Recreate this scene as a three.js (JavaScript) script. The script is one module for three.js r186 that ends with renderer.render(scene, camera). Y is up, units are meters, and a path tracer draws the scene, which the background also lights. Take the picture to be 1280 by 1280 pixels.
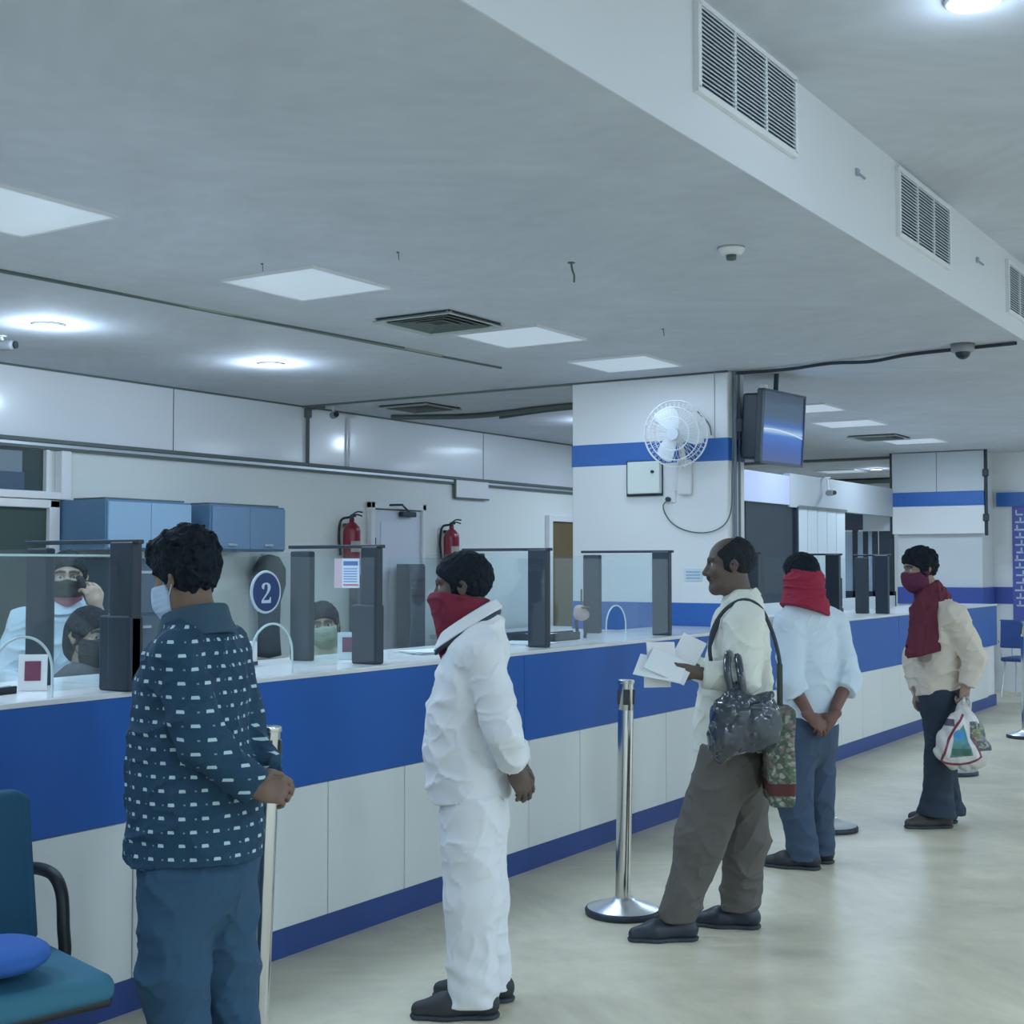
import * as THREE from 'three';
import { RoundedBoxGeometry } from 'three/addons/geometries/RoundedBoxGeometry.js';
import { mergeGeometries } from 'three/addons/utils/BufferGeometryUtils.js';
import { RectAreaLightUniformsLib } from 'three/addons/lights/RectAreaLightUniformsLib.js';

// ------------------------------------------------------------------ camera, light, exposure
const scene = new THREE.Scene();
scene.background = new THREE.Color(0x000000);
const YAW = 0.57480, PITCH = 0.03822, EYE = 1.6;
const camera = new THREE.PerspectiveCamera(41.26, 1, 0.05, 80);
camera.rotation.order = 'YXZ';
camera.position.set(0, EYE, 0);
camera.rotation.set(PITCH, YAW, 0);
scene.add(camera);
const renderer = new THREE.WebGLRenderer({ antialias: true });
renderer.toneMapping = THREE.LinearToneMapping;
renderer.toneMappingExposure = 1.32;
renderer.shadowMap.enabled = true;
RectAreaLightUniformsLib.init();
const LAMP = new THREE.Color().setRGB(0.73, 0.94, 1.18);      // cool white LED
const PANEL_POWER = 17, HALL_POWER = 37;

// ------------------------------------------------------------------ helpers
let seed = 12345;
const rnd = () => { seed = (seed * 1664525 + 1013904223) >>> 0; return seed / 4294967296; };
const used = {};
const numbered = (n) => { const k = used[n] = (used[n] ?? -1) + 1; return k ? n + '_' + String(k).padStart(3, '0') : n; };
const V = (x, y, z) => new THREE.Vector3(x, y, z);
const col = (c) => Array.isArray(c) ? new THREE.Color().setRGB(...c) : new THREE.Color(c);
function mat(c, roughness = 0.6, o = {}) { return new THREE.MeshStandardMaterial({ color: col(c), roughness, ...o }); }
function phys(c, roughness = 0.6, o = {}) { return new THREE.MeshPhysicalMaterial({ color: col(c), roughness, ...o }); }
function shadow(m) { m.castShadow = m.receiveShadow = true; return m; }
function clean(g) {                       // same attributes everywhere, so that pieces can be merged
  const r = g.index ? g.toNonIndexed() : g;
  for (const k of Object.keys(r.attributes)) if (!['position', 'normal', 'uv'].includes(k)) r.deleteAttribute(k);
  if (!r.attributes.uv) r.setAttribute('uv', new THREE.BufferAttribute(new Float32Array(r.attributes.position.count * 2), 2));
  return r;
}
const join = (list) => list.length === 1 ? list[0] : mergeGeometries(list.map(clean));
function box(w, h, d, x = 0, y = 0, z = 0, r = 0) {
  const g = r ? new RoundedBoxGeometry(w, h, d, 2, Math.min(r, w / 2.01, h / 2.01, d / 2.01)) : new THREE.BoxGeometry(w, h, d);
  return g.translate(x, y, z);
}
const span = (x0, x1, y0, y1, z0, z1, r = 0) => box(Math.abs(x1 - x0), Math.abs(y1 - y0), Math.abs(z1 - z0), (x0 + x1) / 2, (y0 + y1) / 2, (z0 + z1) / 2, r);
function cyl(r0, r1, h, x = 0, y = 0, z = 0, n = 20) { return new THREE.CylinderGeometry(r1, r0, h, n).translate(x, y, z); }
function rod(a, b, r, n = 8) {
  const A = V(...a), B = V(...b), d = B.clone().sub(A), g = new THREE.CylinderGeometry(r, r, d.length(), n);
  g.applyQuaternion(new THREE.Quaternion().setFromUnitVectors(V(0, 1, 0), d.clone().normalize()));
  return g.translate(...A.add(B).multiplyScalar(0.5).toArray());
}
function tube(pts, r, seg = 24, n = 8, closed = false) { return new THREE.TubeGeometry(new THREE.CatmullRomCurve3(pts.map((p) => V(...p)), closed, 'centripetal'), seg, r, n, closed); }
function lathe(pts, n = 28) { return new THREE.LatheGeometry(pts.map((p) => new THREE.Vector2(...p)), n); }
function obj(name, geo, m, parent = scene) {
  const o = shadow(new THREE.Mesh(Array.isArray(geo) ? join(geo) : geo, m));
  o.name = parent === scene ? numbered(name) : name;
  parent.add(o);
  return o;
}
function struct(name, geo, m, parent = scene) { const o = obj(name, geo, m, parent); if (parent === scene) o.userData.kind = 'structure'; return o; }
function tag(o, label, category, group) { Object.assign(o.userData, { label, category }); if (group) o.userData.group = group; return o; }
function thing(name, label, category, [x, y, z] = [0, 0, 0], turn = 0, group) {
  const o = new THREE.Group(); o.name = numbered(name); o.position.set(x, y, z); o.rotation.y = turn; scene.add(o);
  return tag(o, label, category, group);
}
function dup(src, label, [x, y, z], turn) {
  const c = src.clone(); c.name = numbered(src.name.replace(/_\d{3}$/, '')); scene.add(c);
  c.position.set(x, y, z); if (turn !== undefined) c.rotation.y = turn;
  c.userData = { ...src.userData, label };
  return c;
}
// place on the floor plan given distance in front of the camera and offset to its right
const SA = Math.sin(YAW), CA = Math.cos(YAW);
const plan = (u, D) => [-SA * D + CA * u, -CA * D - SA * u];
// value noise
function hash3(x, y, z) { let h = (x * 374761393 + y * 668265263 + z * 2147483647) | 0; h = Math.imul(h ^ (h >>> 13), 1274126177); return ((h ^ (h >>> 16)) >>> 0) / 4294967296; }
function noise(x, y, z) {
  const i = Math.floor(x), j = Math.floor(y), k = Math.floor(z), s = (t) => t * t * (3 - 2 * t), a = s(x - i), b = s(y - j), c = s(z - k);
  const L = (p, q, t) => p + (q - p) * t;
  return L(L(L(hash3(i, j, k), hash3(i + 1, j, k), a), L(hash3(i, j + 1, k), hash3(i + 1, j + 1, k), a), b),
    L(L(hash3(i, j, k + 1), hash3(i + 1, j, k + 1), a), L(hash3(i, j + 1, k + 1), hash3(i + 1, j + 1, k + 1), a), b), c) * 2 - 1;
}
function canvasTexture(w, h, draw, repeat) {
  const c = document.createElement('canvas'); c.width = w; c.height = h;
  draw(c.getContext('2d'), w, h);
  const t = new THREE.CanvasTexture(c); t.colorSpace = THREE.SRGBColorSpace; t.wrapS = t.wrapT = THREE.RepeatWrapping;
  if (repeat) t.repeat.set(...repeat);
  return t;
}
function noiseTexture(n, f, srgb) {       // f(u, v) -> [r, g, b] 0..255, tiling left to f
  const a = new Uint8Array(n * n * 4);
  for (let j = 0; j < n; j++) for (let i = 0; i < n; i++) { const c = f(i / n, j / n); a.set([c[0], c[1], c[2], 255], (j * n + i) * 4); }
  const t = new THREE.DataTexture(a, n, n); t.wrapS = t.wrapT = THREE.RepeatWrapping; t.magFilter = t.minFilter = THREE.LinearFilter;
  if (srgb) t.colorSpace = THREE.SRGBColorSpace; t.needsUpdate = true;
  return t;
}
const tileNoise = (u, v, f, s) => { const a = u * Math.PI * 2, b = v * Math.PI * 2; return noise(Math.cos(a) * f + s, Math.sin(a) * f + Math.cos(b) * f * 1.31 + 7, Math.sin(b) * f + s * 2); };
function metreUv(g) {                      // box-projected uv in metres
  const p = g.attributes.position, n = g.attributes.normal, uv = new Float32Array(p.count * 2);
  for (let i = 0; i < p.count; i++) {
    const ax = Math.abs(n.getX(i)), ay = Math.abs(n.getY(i)), az = Math.abs(n.getZ(i));
    if (ay >= ax && ay >= az) { uv[2 * i] = p.getX(i); uv[2 * i + 1] = p.getZ(i); }
    else if (ax >= az) { uv[2 * i] = p.getZ(i); uv[2 * i + 1] = p.getY(i); }
    else { uv[2 * i] = p.getX(i); uv[2 * i + 1] = p.getY(i); }
  }
  g.setAttribute('uv', new THREE.BufferAttribute(uv, 2));
  return g;
}

// ------------------------------------------------------------------ materials
const floorMap = noiseTexture(256, (u, v) => { const k = 1 + 0.05 * tileNoise(u, v, 1.2, 3) + 0.035 * tileNoise(u, v, 5, 11) + 0.02 * tileNoise(u, v, 17, 5); return [218 * k, 209 * k, 184 * k]; }, true);
floorMap.repeat.set(1 / 2.4, 1 / 2.4);
const plasterMap = noiseTexture(128, (u, v) => { const k = 1 + 0.025 * tileNoise(u, v, 1.5, 2) + 0.02 * tileNoise(u, v, 7, 9); return [216 * k, 221 * k, 234 * k]; }, true);
plasterMap.repeat.set(1 / 3, 1 / 3);
const M = {
  floor: mat(0xffffff, 0.34, { map: floorMap }),
  ceiling: mat(0xf2f2ee, 0.9, { map: plasterMap }),
  wall: mat([0.80, 0.83, 0.80], 0.7),
  wallGloss: phys([0.80, 0.82, 0.85], 0.3, { clearcoat: 0.4, clearcoatRoughness: 0.12 }),
  white: mat([0.80, 0.81, 0.82], 0.5),
  laminate: phys([0.79, 0.83, 0.81], 0.3, { clearcoat: 0.25, clearcoatRoughness: 0.2 }),
  stone: phys([0.80, 0.82, 0.82], 0.25, { clearcoat: 0.3 }),
  blue: phys([0.014, 0.115, 0.45], 0.42, { specularIntensity: 0.55, clearcoat: 0.08, clearcoatRoughness: 0.2 }),
  blueStripe: mat([0.03, 0.14, 0.47], 0.45),
  plinth: mat([0.03, 0.075, 0.27], 0.5),
  dark: mat([0.022, 0.036, 0.056], 0.45),
  darkSoft: mat([0.035, 0.05, 0.065], 0.7),
  black: mat([0.012, 0.016, 0.022], 0.5),
  trimDark: mat([0.12, 0.15, 0.14], 0.6),
  alu: mat([0.62, 0.66, 0.70], 0.38, { metalness: 0.6 }),
  steel: mat([0.66, 0.66, 0.64], 0.16, { metalness: 1 }),
  steelBase: mat([0.74, 0.76, 0.77], 0.3, { metalness: 0.85 }),
  glass: phys([0.93, 0.97, 0.98], 0.02, { transmission: 1, thickness: 0, ior: 1.5, specularIntensity: 0.55 }),
  glassDark: phys([0.30, 0.36, 0.36], 0.05, { transmission: 0.9, thickness: 0, ior: 1.5 }),
  edge: phys([0.62, 0.78, 0.80], 0.15),
  paper: mat([0.80, 0.82, 0.82], 0.8),
  red: phys([0.26, 0.012, 0.03], 0.32, { clearcoat: 0.5 }),
  steelBlue: mat([0.11, 0.22, 0.36], 0.45),
  steelPale: mat([0.30, 0.46, 0.62], 0.42),
  brown: mat([0.16, 0.115, 0.055], 0.6),
  lamp: mat([0.8, 0.85, 0.9], 0.5, { emissive: col([0.50, 0.62, 0.76]), emissiveIntensity: 0.27 }),
  chairBlue: mat([0.012, 0.085, 0.16], 0.75),
  chairSeat: mat([0.035, 0.16, 0.24], 0.75),
};

// ------------------------------------------------------------------ the room
const LOW = 3.01, HIGH = 3.49, BEAM = -1.93, WL = -8.15, WB = -22.3, WR = 9.0, WF = 3.2;
struct('floor', metreUv(span(WL - 0.2, WR + 0.2, -0.12, 0, WB - 0.2, WF + 0.2)), M.floor);
struct('ceiling', metreUv(span(WL - 0.2, BEAM, LOW, HIGH + 0.15, WB - 0.2, WF + 0.2)), M.ceiling);
struct('trim', span(BEAM, BEAM + 0.006, LOW - 0.002, HIGH, WB, WF), mat([0.74, 0.76, 0.80], 0.8));
struct('ceiling', metreUv(span(BEAM, WR + 0.2, HIGH, HIGH + 0.15, WB - 0.2, WF + 0.2)), M.ceiling);
struct('wall_left', span(WL - 0.2, WL, 0, 2.46, WB - 0.2, WF + 0.2), M.wall);
struct('wall_left', span(WL - 0.2, WL + 0.01, 2.46, LOW, WB - 0.2, WF + 0.2), M.wallGloss);
struct('wall_back', span(WL, WR, 0, HIGH, WB - 0.2, WB), M.white);
struct('wall_right', span(WR, WR + 0.2, 0, HIGH, WB, WF), M.white);
struct('wall_front', span(WL, WR, 0, HIGH, WF, WF + 0.2), M.white);
{ // ledge where the glossy upper panels meet the plaster, and the joints of those panels
  const t = struct('trim', [span(WL, WL + 0.05, 2.472, 2.50, WB, WF), span(WL, WL + 0.035, 2.425, 2.445, WB, WF)], M.trimDark);
  obj('trim_bead', span(WL, WL + 0.03, 2.447, 2.47, WB, WF), M.alu, t);
  struct('trim', span(WL + 0.01, WL + 0.022, LOW - 0.014, LOW, WB, WF), M.trimDark);
  const seams = struct('trim', span(WL + 0.008, WL + 0.014, 2.5, LOW, -12.003, -11.997), M.trimDark);
  for (const z of [-7.6, -14.4]) obj('panel_joint', span(WL + 0.008, WL + 0.014, 2.5, LOW, z - 0.003, z + 0.003), M.trimDark, seams);
  // cable channel along the ceiling and the seam crossing to the pillar
  const ch = struct('trim', [rod([-5.65, LOW - 0.006, -2.6], [-5.34, LOW - 0.006, -8.1], 0.009), rod([-5.70, LOW - 0.006, -2.6], [-5.37, LOW - 0.006, -7.0], 0.007)], M.trimDark);
  obj('channel_bed', rod([-5.675, LOW - 0.001, -2.6], [-5.36, LOW - 0.001, -7.4], 0.012), mat([0.36, 0.38, 0.30], 0.8), ch);
  struct('trim', span(WL, -4.04, LOW - 0.016, LOW, -9.14, -9.12), M.trimDark);
  struct('trim', span(WL, -5.34, LOW - 0.03, LOW, -17.75, -17.6), M.trimDark);
}
{ // upper far bulkhead on the back wall and its band
  const b = struct('wall_back', span(WL, -4.3, 2.42, LOW - 0.05, WB, WB + 0.35), mat([0.5, 0.52, 0.52], 0.7));
  obj('bulkhead_shadow_gap', span(WL, -4.3, LOW - 0.09, LOW - 0.03, WB + 0.35, WB + 0.38), M.trimDark, b);
}
{ // aluminium door with transom at the left
  const d = new THREE.Group(); d.name = 'door_1'; d.userData.kind = 'structure'; scene.add(d);
  const x = WL + 0.03;
  obj('door_frame', [span(WL, WL + 0.07, 0, 2.06, -6.47, -6.38, 0.008), span(WL, WL + 0.07, 2.00, 2.06, -6.47, -4.6, 0.008)], M.white, d);
  obj('door_leaf', span(WL, x, 0, 2.0, -6.38, -4.6), mat([0.045, 0.075, 0.065], 0.6), d);
  const w = new THREE.Group(); w.name = 'window_1'; w.userData.kind = 'structure'; scene.add(w);
  obj('window_frame', [span(WL, WL + 0.08, 2.065, 2.42, -6.56, -6.47, 0.008), span(WL, WL + 0.08, 2.065, 2.12, -6.47, -4.6, 0.008), span(WL, WL + 0.05, 2.12, 2.42, -6.39, -6.36)], M.white, w);
  obj('window_pane', span(WL, WL + 0.012, 2.12, 2.42, -6.36, -4.6), phys([0.05, 0.075, 0.075], 0.12), w);
  obj('pane_lower', span(WL + 0.012, WL + 0.016, 2.12, 2.25, -6.20, -4.6), phys([0.07, 0.11, 0.17], 0.2), w);
  obj('pane_upper', span(WL + 0.012, WL + 0.015, 2.25, 2.40, -6.18, -4.6), phys([0.22, 0.27, 0.31], 0.15), w);
}
{ // white panelled door with closer
  const d = new THREE.Group(); d.name = 'door_2'; d.userData.kind = 'structure'; scene.add(d);
  const z0 = -10.92, z1 = -10.05, x = WL;
  obj('door_frame', [span(x, x + 0.06, 0, 2.19, z1 - 0.06, z1, 0.006), span(x, x + 0.06, 0, 2.19, z0, z0 + 0.06, 0.006), span(x, x + 0.06, 2.13, 2.19, z0, z1, 0.006)], M.white, d);
  obj('door_leaf', span(x, x + 0.03, 0, 2.13, z0 + 0.06, z1 - 0.06), mat([0.70, 0.74, 0.82], 0.5), d);
  obj('door_gap', [span(x + 0.028, x + 0.034, 0, 2.13, z1 - 0.075, z1 - 0.06), span(x + 0.028, x + 0.034, 2.118, 2.13, z0 + 0.06, z1 - 0.06)], M.trimDark, d);
  for (const [a, b] of [[0.25, 0.95], [1.1, 2.0]]) obj('door_panel', span(x + 0.03, x + 0.038, a, b, z0 + 0.17, z1 - 0.17, 0.006), mat([0.72, 0.76, 0.84], 0.5), d);
  obj('door_closer', [span(x + 0.03, x + 0.09, 2.06, 2.11, z0 + 0.2, z0 + 0.42, 0.01), rod([x + 0.07, 2.11, z0 + 0.3], [x + 0.14, 2.17, z0 + 0.5], 0.01), rod([x + 0.14, 2.17, z0 + 0.5], [x + 0.03, 2.165, z0 + 0.62], 0.01)], M.dark, d);
  obj('door_hinge', span(x + 0.03, x + 0.045, 1.75, 1.85, z1 - 0.09, z1 - 0.06), M.dark, d);
}
{ // brown door near the pillar
  const d = new THREE.Group(); d.name = 'door_3'; d.userData.kind = 'structure'; scene.add(d);
  obj('door_frame', [span(WL, WL + 0.06, 0, 2.16, -13.36, -13.28, 0.006), span(WL, WL + 0.06, 2.09, 2.16, -14.3, -13.36, 0.006)], M.white, d);
  obj('door_leaf', span(WL, WL + 0.03, 0, 2.09, -14.3, -13.36), M.brown, d);
}
{ // square pillar the counter runs past, blue bands round it
  const p = thing('pillar', 'wide white square pillar with blue bands carrying the wall fan', 'pillar', [0, 0, 0]);
  const x0 = -5.35, x1 = -4.04, z0 = -9.42, z1 = -9.12;
  obj('shaft', span(x0, x1, 0, LOW, z0, z1, 0.012), mat([0.80, 0.82, 0.83], 0.42), p);
  obj('upper_band', span(x0 - 0.004, x1 + 0.004, 2.352, 2.52, z0 - 0.004, z1 + 0.004, 0.006), M.blueStripe, p);
  obj('lower_band', span(x0 - 0.004, x1 + 0.004, 1.1, 1.315, z0 - 0.004, z1 + 0.004, 0.006), M.blueStripe, p);
  obj('corner_groove', span(x1 - 0.105, x1 - 0.099, 2.52, LOW, z1 - 0.002, z1 + 0.003), mat([0.35, 0.4, 0.46], 0.6), p);
}
{ // second pillar far down the hall
  const p = thing('pillar', 'far white pillar with boxed panel, blue band and vertical lettering', 'pillar');
  const x0 = -5.34, x1 = -4.2, z = -17.2;
  obj('shaft', span(x0 + 0.05, -3.8, 0, LOW, -18.6, z - 0.6), M.white, p);
  obj('core', span(x0 + 0.05, x1 - 0.05, 0, LOW, z - 0.6, z - 0.02), mat([0.62, 0.66, 0.68], 0.6), p);
  for (const [a, b] of [[x0, -4.78], [-4.776, x1]]) obj('upper_panel', span(a, b, 2.5, LOW - 0.01, z - 0.04, z + 0.06, 0.008), mat([0.58, 0.62, 0.66], 0.5), p);
  obj('blue_band', span(x0, x1, 2.325, 2.5, z - 0.04, z + 0.065, 0.006), M.blueStripe, p);
  obj('lower_panel', span(x0, x1, 1.975, 2.325, z - 0.04, z + 0.06, 0.008), M.white, p);
  obj('side_band', span(x1, -3.8 + 0.01, 2.325, 2.5, z - 0.62, z - 0.55), M.blueStripe, p);
  obj('base_band', [span(x0 + 0.04, x1 - 0.04, 1.1, 1.31, z - 0.6, z), span(x1 - 0.05, -3.79, 1.1, 1.31, z - 0.65, z - 0.59)], mat([0.05, 0.09, 0.36], 0.5), p);
  obj('edge_rail', [rod([x1 + 0.02, 1.95, z + 0.04], [x1 + 0.02, LOW, z + 0.04], 0.02), rod([x0 - 0.02, 1.95, z + 0.04], [x0 - 0.02, LOW, z + 0.04], 0.015)], M.dark, p);
  obj('edge_clip', [box(0.07, 0.09, 0.05, x1 + 0.02, 2.17, z + 0.06, 0.01), box(0.07, 0.09, 0.05, x1 + 0.02, 2.72, z + 0.06, 0.01)], M.dark, p);
  const s = obj('lettering_board', span(-4.02, -3.84, 0.9, 2.32, z - 0.6, z - 0.585), mat([0.10, 0.12, 0.42], 0.5), p);
  const g = [];
  for (let k = 0; k < 13; k++) { const y = 2.22 - k * 0.095, w = 0.08 + 0.05 * rnd(); g.push(box(w, 0.022, 0.006, -3.93, y, z - 0.582), box(0.02, 0.06, 0.006, -3.93 + (rnd() - 0.5) * 0.08, y + 0.03, z - 0.582)); }
  obj('lettering', g, mat([0.55, 0.62, 0.80], 0.5), s);
}

// ------------------------------------------------------------------ counter
const CF = -3.81, CB = -4.52, CTOP = 1.145, CZ0 = -0.2, CZ1 = -16.05;
{
  const c = thing('service_counter', 'long bank counter with blue upper band, white panels and blue plinth', 'counter');
  obj('carcass', [span(CB + 0.05, CF - 0.035, 0.06, 1.09, -9.10, CZ0), span(-4.03, CF - 0.035, 0.06, 1.09, -9.44, -9.10), span(CB + 0.05, CF - 0.035, 0.06, 1.09, CZ1 + 0.01, -9.44)], M.white, c);
  for (let z = CZ0, k = 0; z > CZ1 + 0.1; k++) {           // blue fascia boards
    const e = Math.max(CZ1, k ? z - 2.13 : -1.74); obj('fascia_board', span(CF - 0.035, CF, 0.68, 1.125, e + 0.0015, z - 0.0015, 0.004), M.blue, c); z = e;
  }
  const tones = [M.laminate, phys([0.765, 0.81, 0.80], 0.32, { clearcoat: 0.25 }), phys([0.80, 0.83, 0.82], 0.3, { clearcoat: 0.25 })];
  const pg = span(CF - 0.03, CF - 0.006, 0.12, 0.678, -0.264, 0.264, 0.004);
  for (let z = -0.4635; z > CZ1 + 0.2; z -= 0.5325) obj('panel', pg, tones[Math.floor(rnd() * 3)], c).position.z = z;
  obj('plinth', span(-4.03, CF - 0.012, 0, 0.122, CZ1 + 0.01, CZ0), M.plinth, c);
  const t = obj('counter_top', [span(CB, CF + 0.005, 1.125, CTOP, -9.105, CZ0, 0.004), span(-4.03, CF + 0.005, 1.125, CTOP, -9.44, -9.10, 0.004), span(CB, CF + 0.005, 1.125, CTOP, CZ1 - 0.01, -9.435, 0.004)], M.stone);
  tag(t, 'white polished stone top running the whole length of the counter', 'countertop');
}

// ------------------------------------------------------------------ glass partitions between the teller bays
const GTOP = 1.68;
function partition(z, inner, label, wide, GX = -3.93) {
  const t = thing('glass_partition', label, 'partition', [GX, CTOP, z], 0, 'glass partitions between the teller windows');
  const h = GTOP - CTOP, L = inner - GX;                   // inner post lies behind the front one
  obj('front_post', box(wide === 0.14 ? 0.095 : 0.12, h, 0.05, wide === 0.14 ? 0.012 : 0, h / 2, 0, 0.008), M.dark, t);
  if (wide) obj('post_foot', box(wide, 0.27, 0.07, (0.12 - wide) / 2, 0.135, 0, 0.01), M.dark, t);
  obj('inner_post', box(0.12, h - 0.02, 0.045, L, (h - 0.02) / 2, 0, 0.008), M.darkSoft, t);
  obj('pane', box(Math.abs(L), h - 0.03, 0.008, L / 2, h / 2, 0), M.glass, t);
  obj('outer_pane', box(0.34, h - 0.05, 0.008, L - 0.17, h / 2, 0), M.glass, t);
  obj('top_rail', box(Math.abs(L) + 0.16, 0.016, 0.03, L / 2, h, 0, 0.004), M.dark, t);
  return t;
}
partition(-3.36, -4.306, 'glass partition with dark posts between the two front teller windows', 0.16, -3.835);
partition(-4.87, -4.336, 'glass partition with dark posts right of the number 2 sign', 0.14);
partition(-6.34, -4.36, 'glass partition with dark posts just behind the man in white', 0);
partition(-7.83, -4.44, 'glass partition with dark posts in front of the wide white pillar', 0);
partition(-9.33, -4.36, 'glass partition hidden behind the balding man', 0, -3.95);
partition(-11.0, -4.2, 'glass partition with dark posts right of the red headscarf', 0);
partition(-12.3, -4.12, 'glass partition with dark posts left of the man in beige', 0);
function screen(z0, z1, arch, label) {                     // front sheet of glass with a mousehole opening
  const t = thing('glass_screen', label, 'glass', [CF - 0.06, CTOP, 0], 0, 'front glass screens on the counter');
  const s = new THREE.Shape(), h = GTOP - CTOP - 0.05; s.moveTo(-z0, 0.02);
  const a = -arch - 0.12, b = -arch + 0.12;
  s.lineTo(a, 0.02); s.lineTo(a, 0.09); s.absarc(-arch, 0.09, 0.12, Math.PI, 0, true); s.lineTo(b, 0.02);
  s.lineTo(-z1, 0.02); s.lineTo(-z1, h); s.lineTo(-z0, h); s.closePath();
  const g = new THREE.ExtrudeGeometry(s, { depth: 0.008, bevelEnabled: false, curveSegments: 16 });
  g.rotateY(Math.PI / 2);
  obj('pane', g, M.glass, t);
  const pts = []; pts.push([0.004, 0, -a]);
  for (let k = 0; k <= 12; k++) { const q = Math.PI - k / 12 * Math.PI; pts.push([0.004, 0.09 + 0.12 * Math.sin(q), arch - 0.12 * Math.cos(q)]); }
  pts.push([0.004, 0, -b]);
  obj('opening_edge', tube(pts, 0.005, 40, 6), M.edge, t);
  if (arch === -2.95) obj('top_edge', box(0.012, 0.008, Math.abs(z1 - z0), 0.004, h, (z0 + z1) / 2), M.edge, t);
  return t;
}
screen(-1.9, -3.31, -2.95, 'front glass screen in front of the phoning clerk');
screen(-3.42, -4.82, -4.16, 'front glass screen carrying the number 2 sign');
screen(-4.93, -6.29, -5.6, 'front glass screen behind the head of the man in white');
screen(-6.40, -7.78, -7.1, 'front glass screen left of the wide pillar');
{ // number sign
  const tex = canvasTexture(256, 256, (c) => { c.fillStyle = '#123a72'; c.fillRect(0, 0, 256, 256); c.fillStyle = '#c9dcf0'; c.font = 'bold 190px serif'; c.textAlign = 'center'; c.textBaseline = 'middle'; c.fillText('2', 128, 136); });
  const t = thing('number_sign', 'round blue sign with a white number 2', 'sign', [CF - 0.045, 1.486, -4.107]);
  obj('disc', new THREE.CylinderGeometry(0.082, 0.082, 0.008, 36).rotateZ(Math.PI / 2), M.blue, t);
  obj('rim', new THREE.TorusGeometry(0.082, 0.006, 8, 40).rotateY(Math.PI / 2), mat([0.62, 0.74, 0.84], 0.4), t);
  obj('numeral', new THREE.CircleGeometry(0.078, 36).rotateY(Math.PI / 2).translate(0.0048, 0, 0), mat(0xffffff, 0.5, { map: tex }), t);
}
{ // notices taped to the glass
  const tex = canvasTexture(128, 160, (c) => { c.fillStyle = '#dfe4ee'; c.fillRect(0, 0, 128, 160); c.fillStyle = '#d9b9c4'; c.fillRect(0, 0, 40, 160); c.fillStyle = '#4a6fb4'; c.fillRect(46, 14, 74, 24); c.fillStyle = '#7f9ed0'; for (let k = 0; k < 6; k++) c.fillRect(48, 52 + k * 14, 68, 7); c.fillStyle = '#cc5566'; c.fillRect(46, 140, 76, 8); });
  const n = obj('notice', span(-4.13, -3.98, 1.49, 1.625, -4.862, -4.858), mat(0xffffff, 0.7, { map: tex }));
  tag(n, 'blue and white notice taped to the glass above the seated clerk', 'notice');
}

// ------------------------------------------------------------------ ceiling fittings
function rectLight(x, y, z, w, h, power) {
  const l = new THREE.RectAreaLight(LAMP, power, w, h); l.position.set(x, y, z); l.rotation.x = -Math.PI / 2; l.castShadow = true; l.name = 'panel_glow'; scene.add(l);
}
let panel0;
function ceilingPanel(x, z, label, y = LOW, power = PANEL_POWER) {
  if (!panel0) {
    panel0 = thing('ceiling_light', label, 'ceiling light', [x, y, z], 0, 'square LED ceiling panels');
    obj('diffuser', box(0.57, 0.012, 0.57, 0, -0.005, 0), M.lamp, panel0);
    obj('frame', [box(0.6, 0.016, 0.015, 0, -0.006, 0.292), box(0.6, 0.016, 0.015, 0, -0.006, -0.292), box(0.015, 0.016, 0.6, 0.292, -0.006, 0), box(0.015, 0.016, 0.6, -0.292, -0.006, 0)], M.white, panel0);
  } else dup(panel0, label, [x, y, z]);
  rectLight(x, y - 0.03, z, 0.56, 0.56, power);
}
ceilingPanel(-4.60, -3.41, 'square LED ceiling panel cut by the left edge of the photo');
ceilingPanel(-4.55, -5.13, 'square LED ceiling panel nearest the middle of the ceiling');
ceilingPanel(-4.50, -7.05, 'square LED ceiling panel just behind the ceiling diffuser', LOW, 12);
ceilingPanel(-4.49, -8.40, 'square LED ceiling panel right above the wide pillar', LOW, 4);
ceilingPanel(-4.45, -11.72, 'square LED ceiling panel half hidden behind the television');
ceilingPanel(-4.53, -13.2, 'square LED ceiling panel right of the television');
ceilingPanel(-4.56, -15.5, 'farthest square LED ceiling panel beside the far pillar');
for (const [x, z, y] of [[-4.6, -1.7, LOW], [-4.6, 0.2, LOW], [-6.7, -13.5, LOW], [-7, -20, LOW]]) ceilingPanel(x, z, 'square LED ceiling panel outside the photo', y);
for (const x of [1.8, 4.6, 7.4]) for (const z of [1.6, -2.6, -6.8, -11, -15.5, -20]) ceilingPanel(x, z, 'square LED panel of the high hall ceiling outside the photo', HIGH, HALL_POWER);
let down0;
function downlight(x, z, label, y = LOW, p = 0.9) {
  if (!down0) {
    down0 = thing('downlight', label, 'downlight', [x, y, z], 0, 'round ceiling downlights');
    obj('lens', cyl(0.075, 0.075, 0.012, 0, -0.006, 0, 28), mat([0.8, 0.85, 0.9], 0.5, { emissive: col([0.6, 0.74, 0.9]), emissiveIntensity: 0.7 }), down0);
    obj('rim', new THREE.TorusGeometry(0.085, 0.011, 8, 32).rotateX(Math.PI / 2).translate(0, -0.006, 0), M.white, down0);
  } else dup(down0, label, [x, y, z]);
  const l = new THREE.PointLight(LAMP, p, 0); l.position.set(x, y - 0.075, z); l.castShadow = true; l.shadow.radius = 3; l.name = 'downlight_glow'; scene.add(l);
}
downlight(-6.61, -5.19, 'round downlight at the left edge above the phoning clerk');
downlight(-6.59, -7.06, 'round downlight left of the ceiling diffuser');
downlight(-6.62, -3.3, 'round downlight outside the photo');
downlight(-6.5, -11.6, 'round downlight hidden behind the wide pillar');
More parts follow.
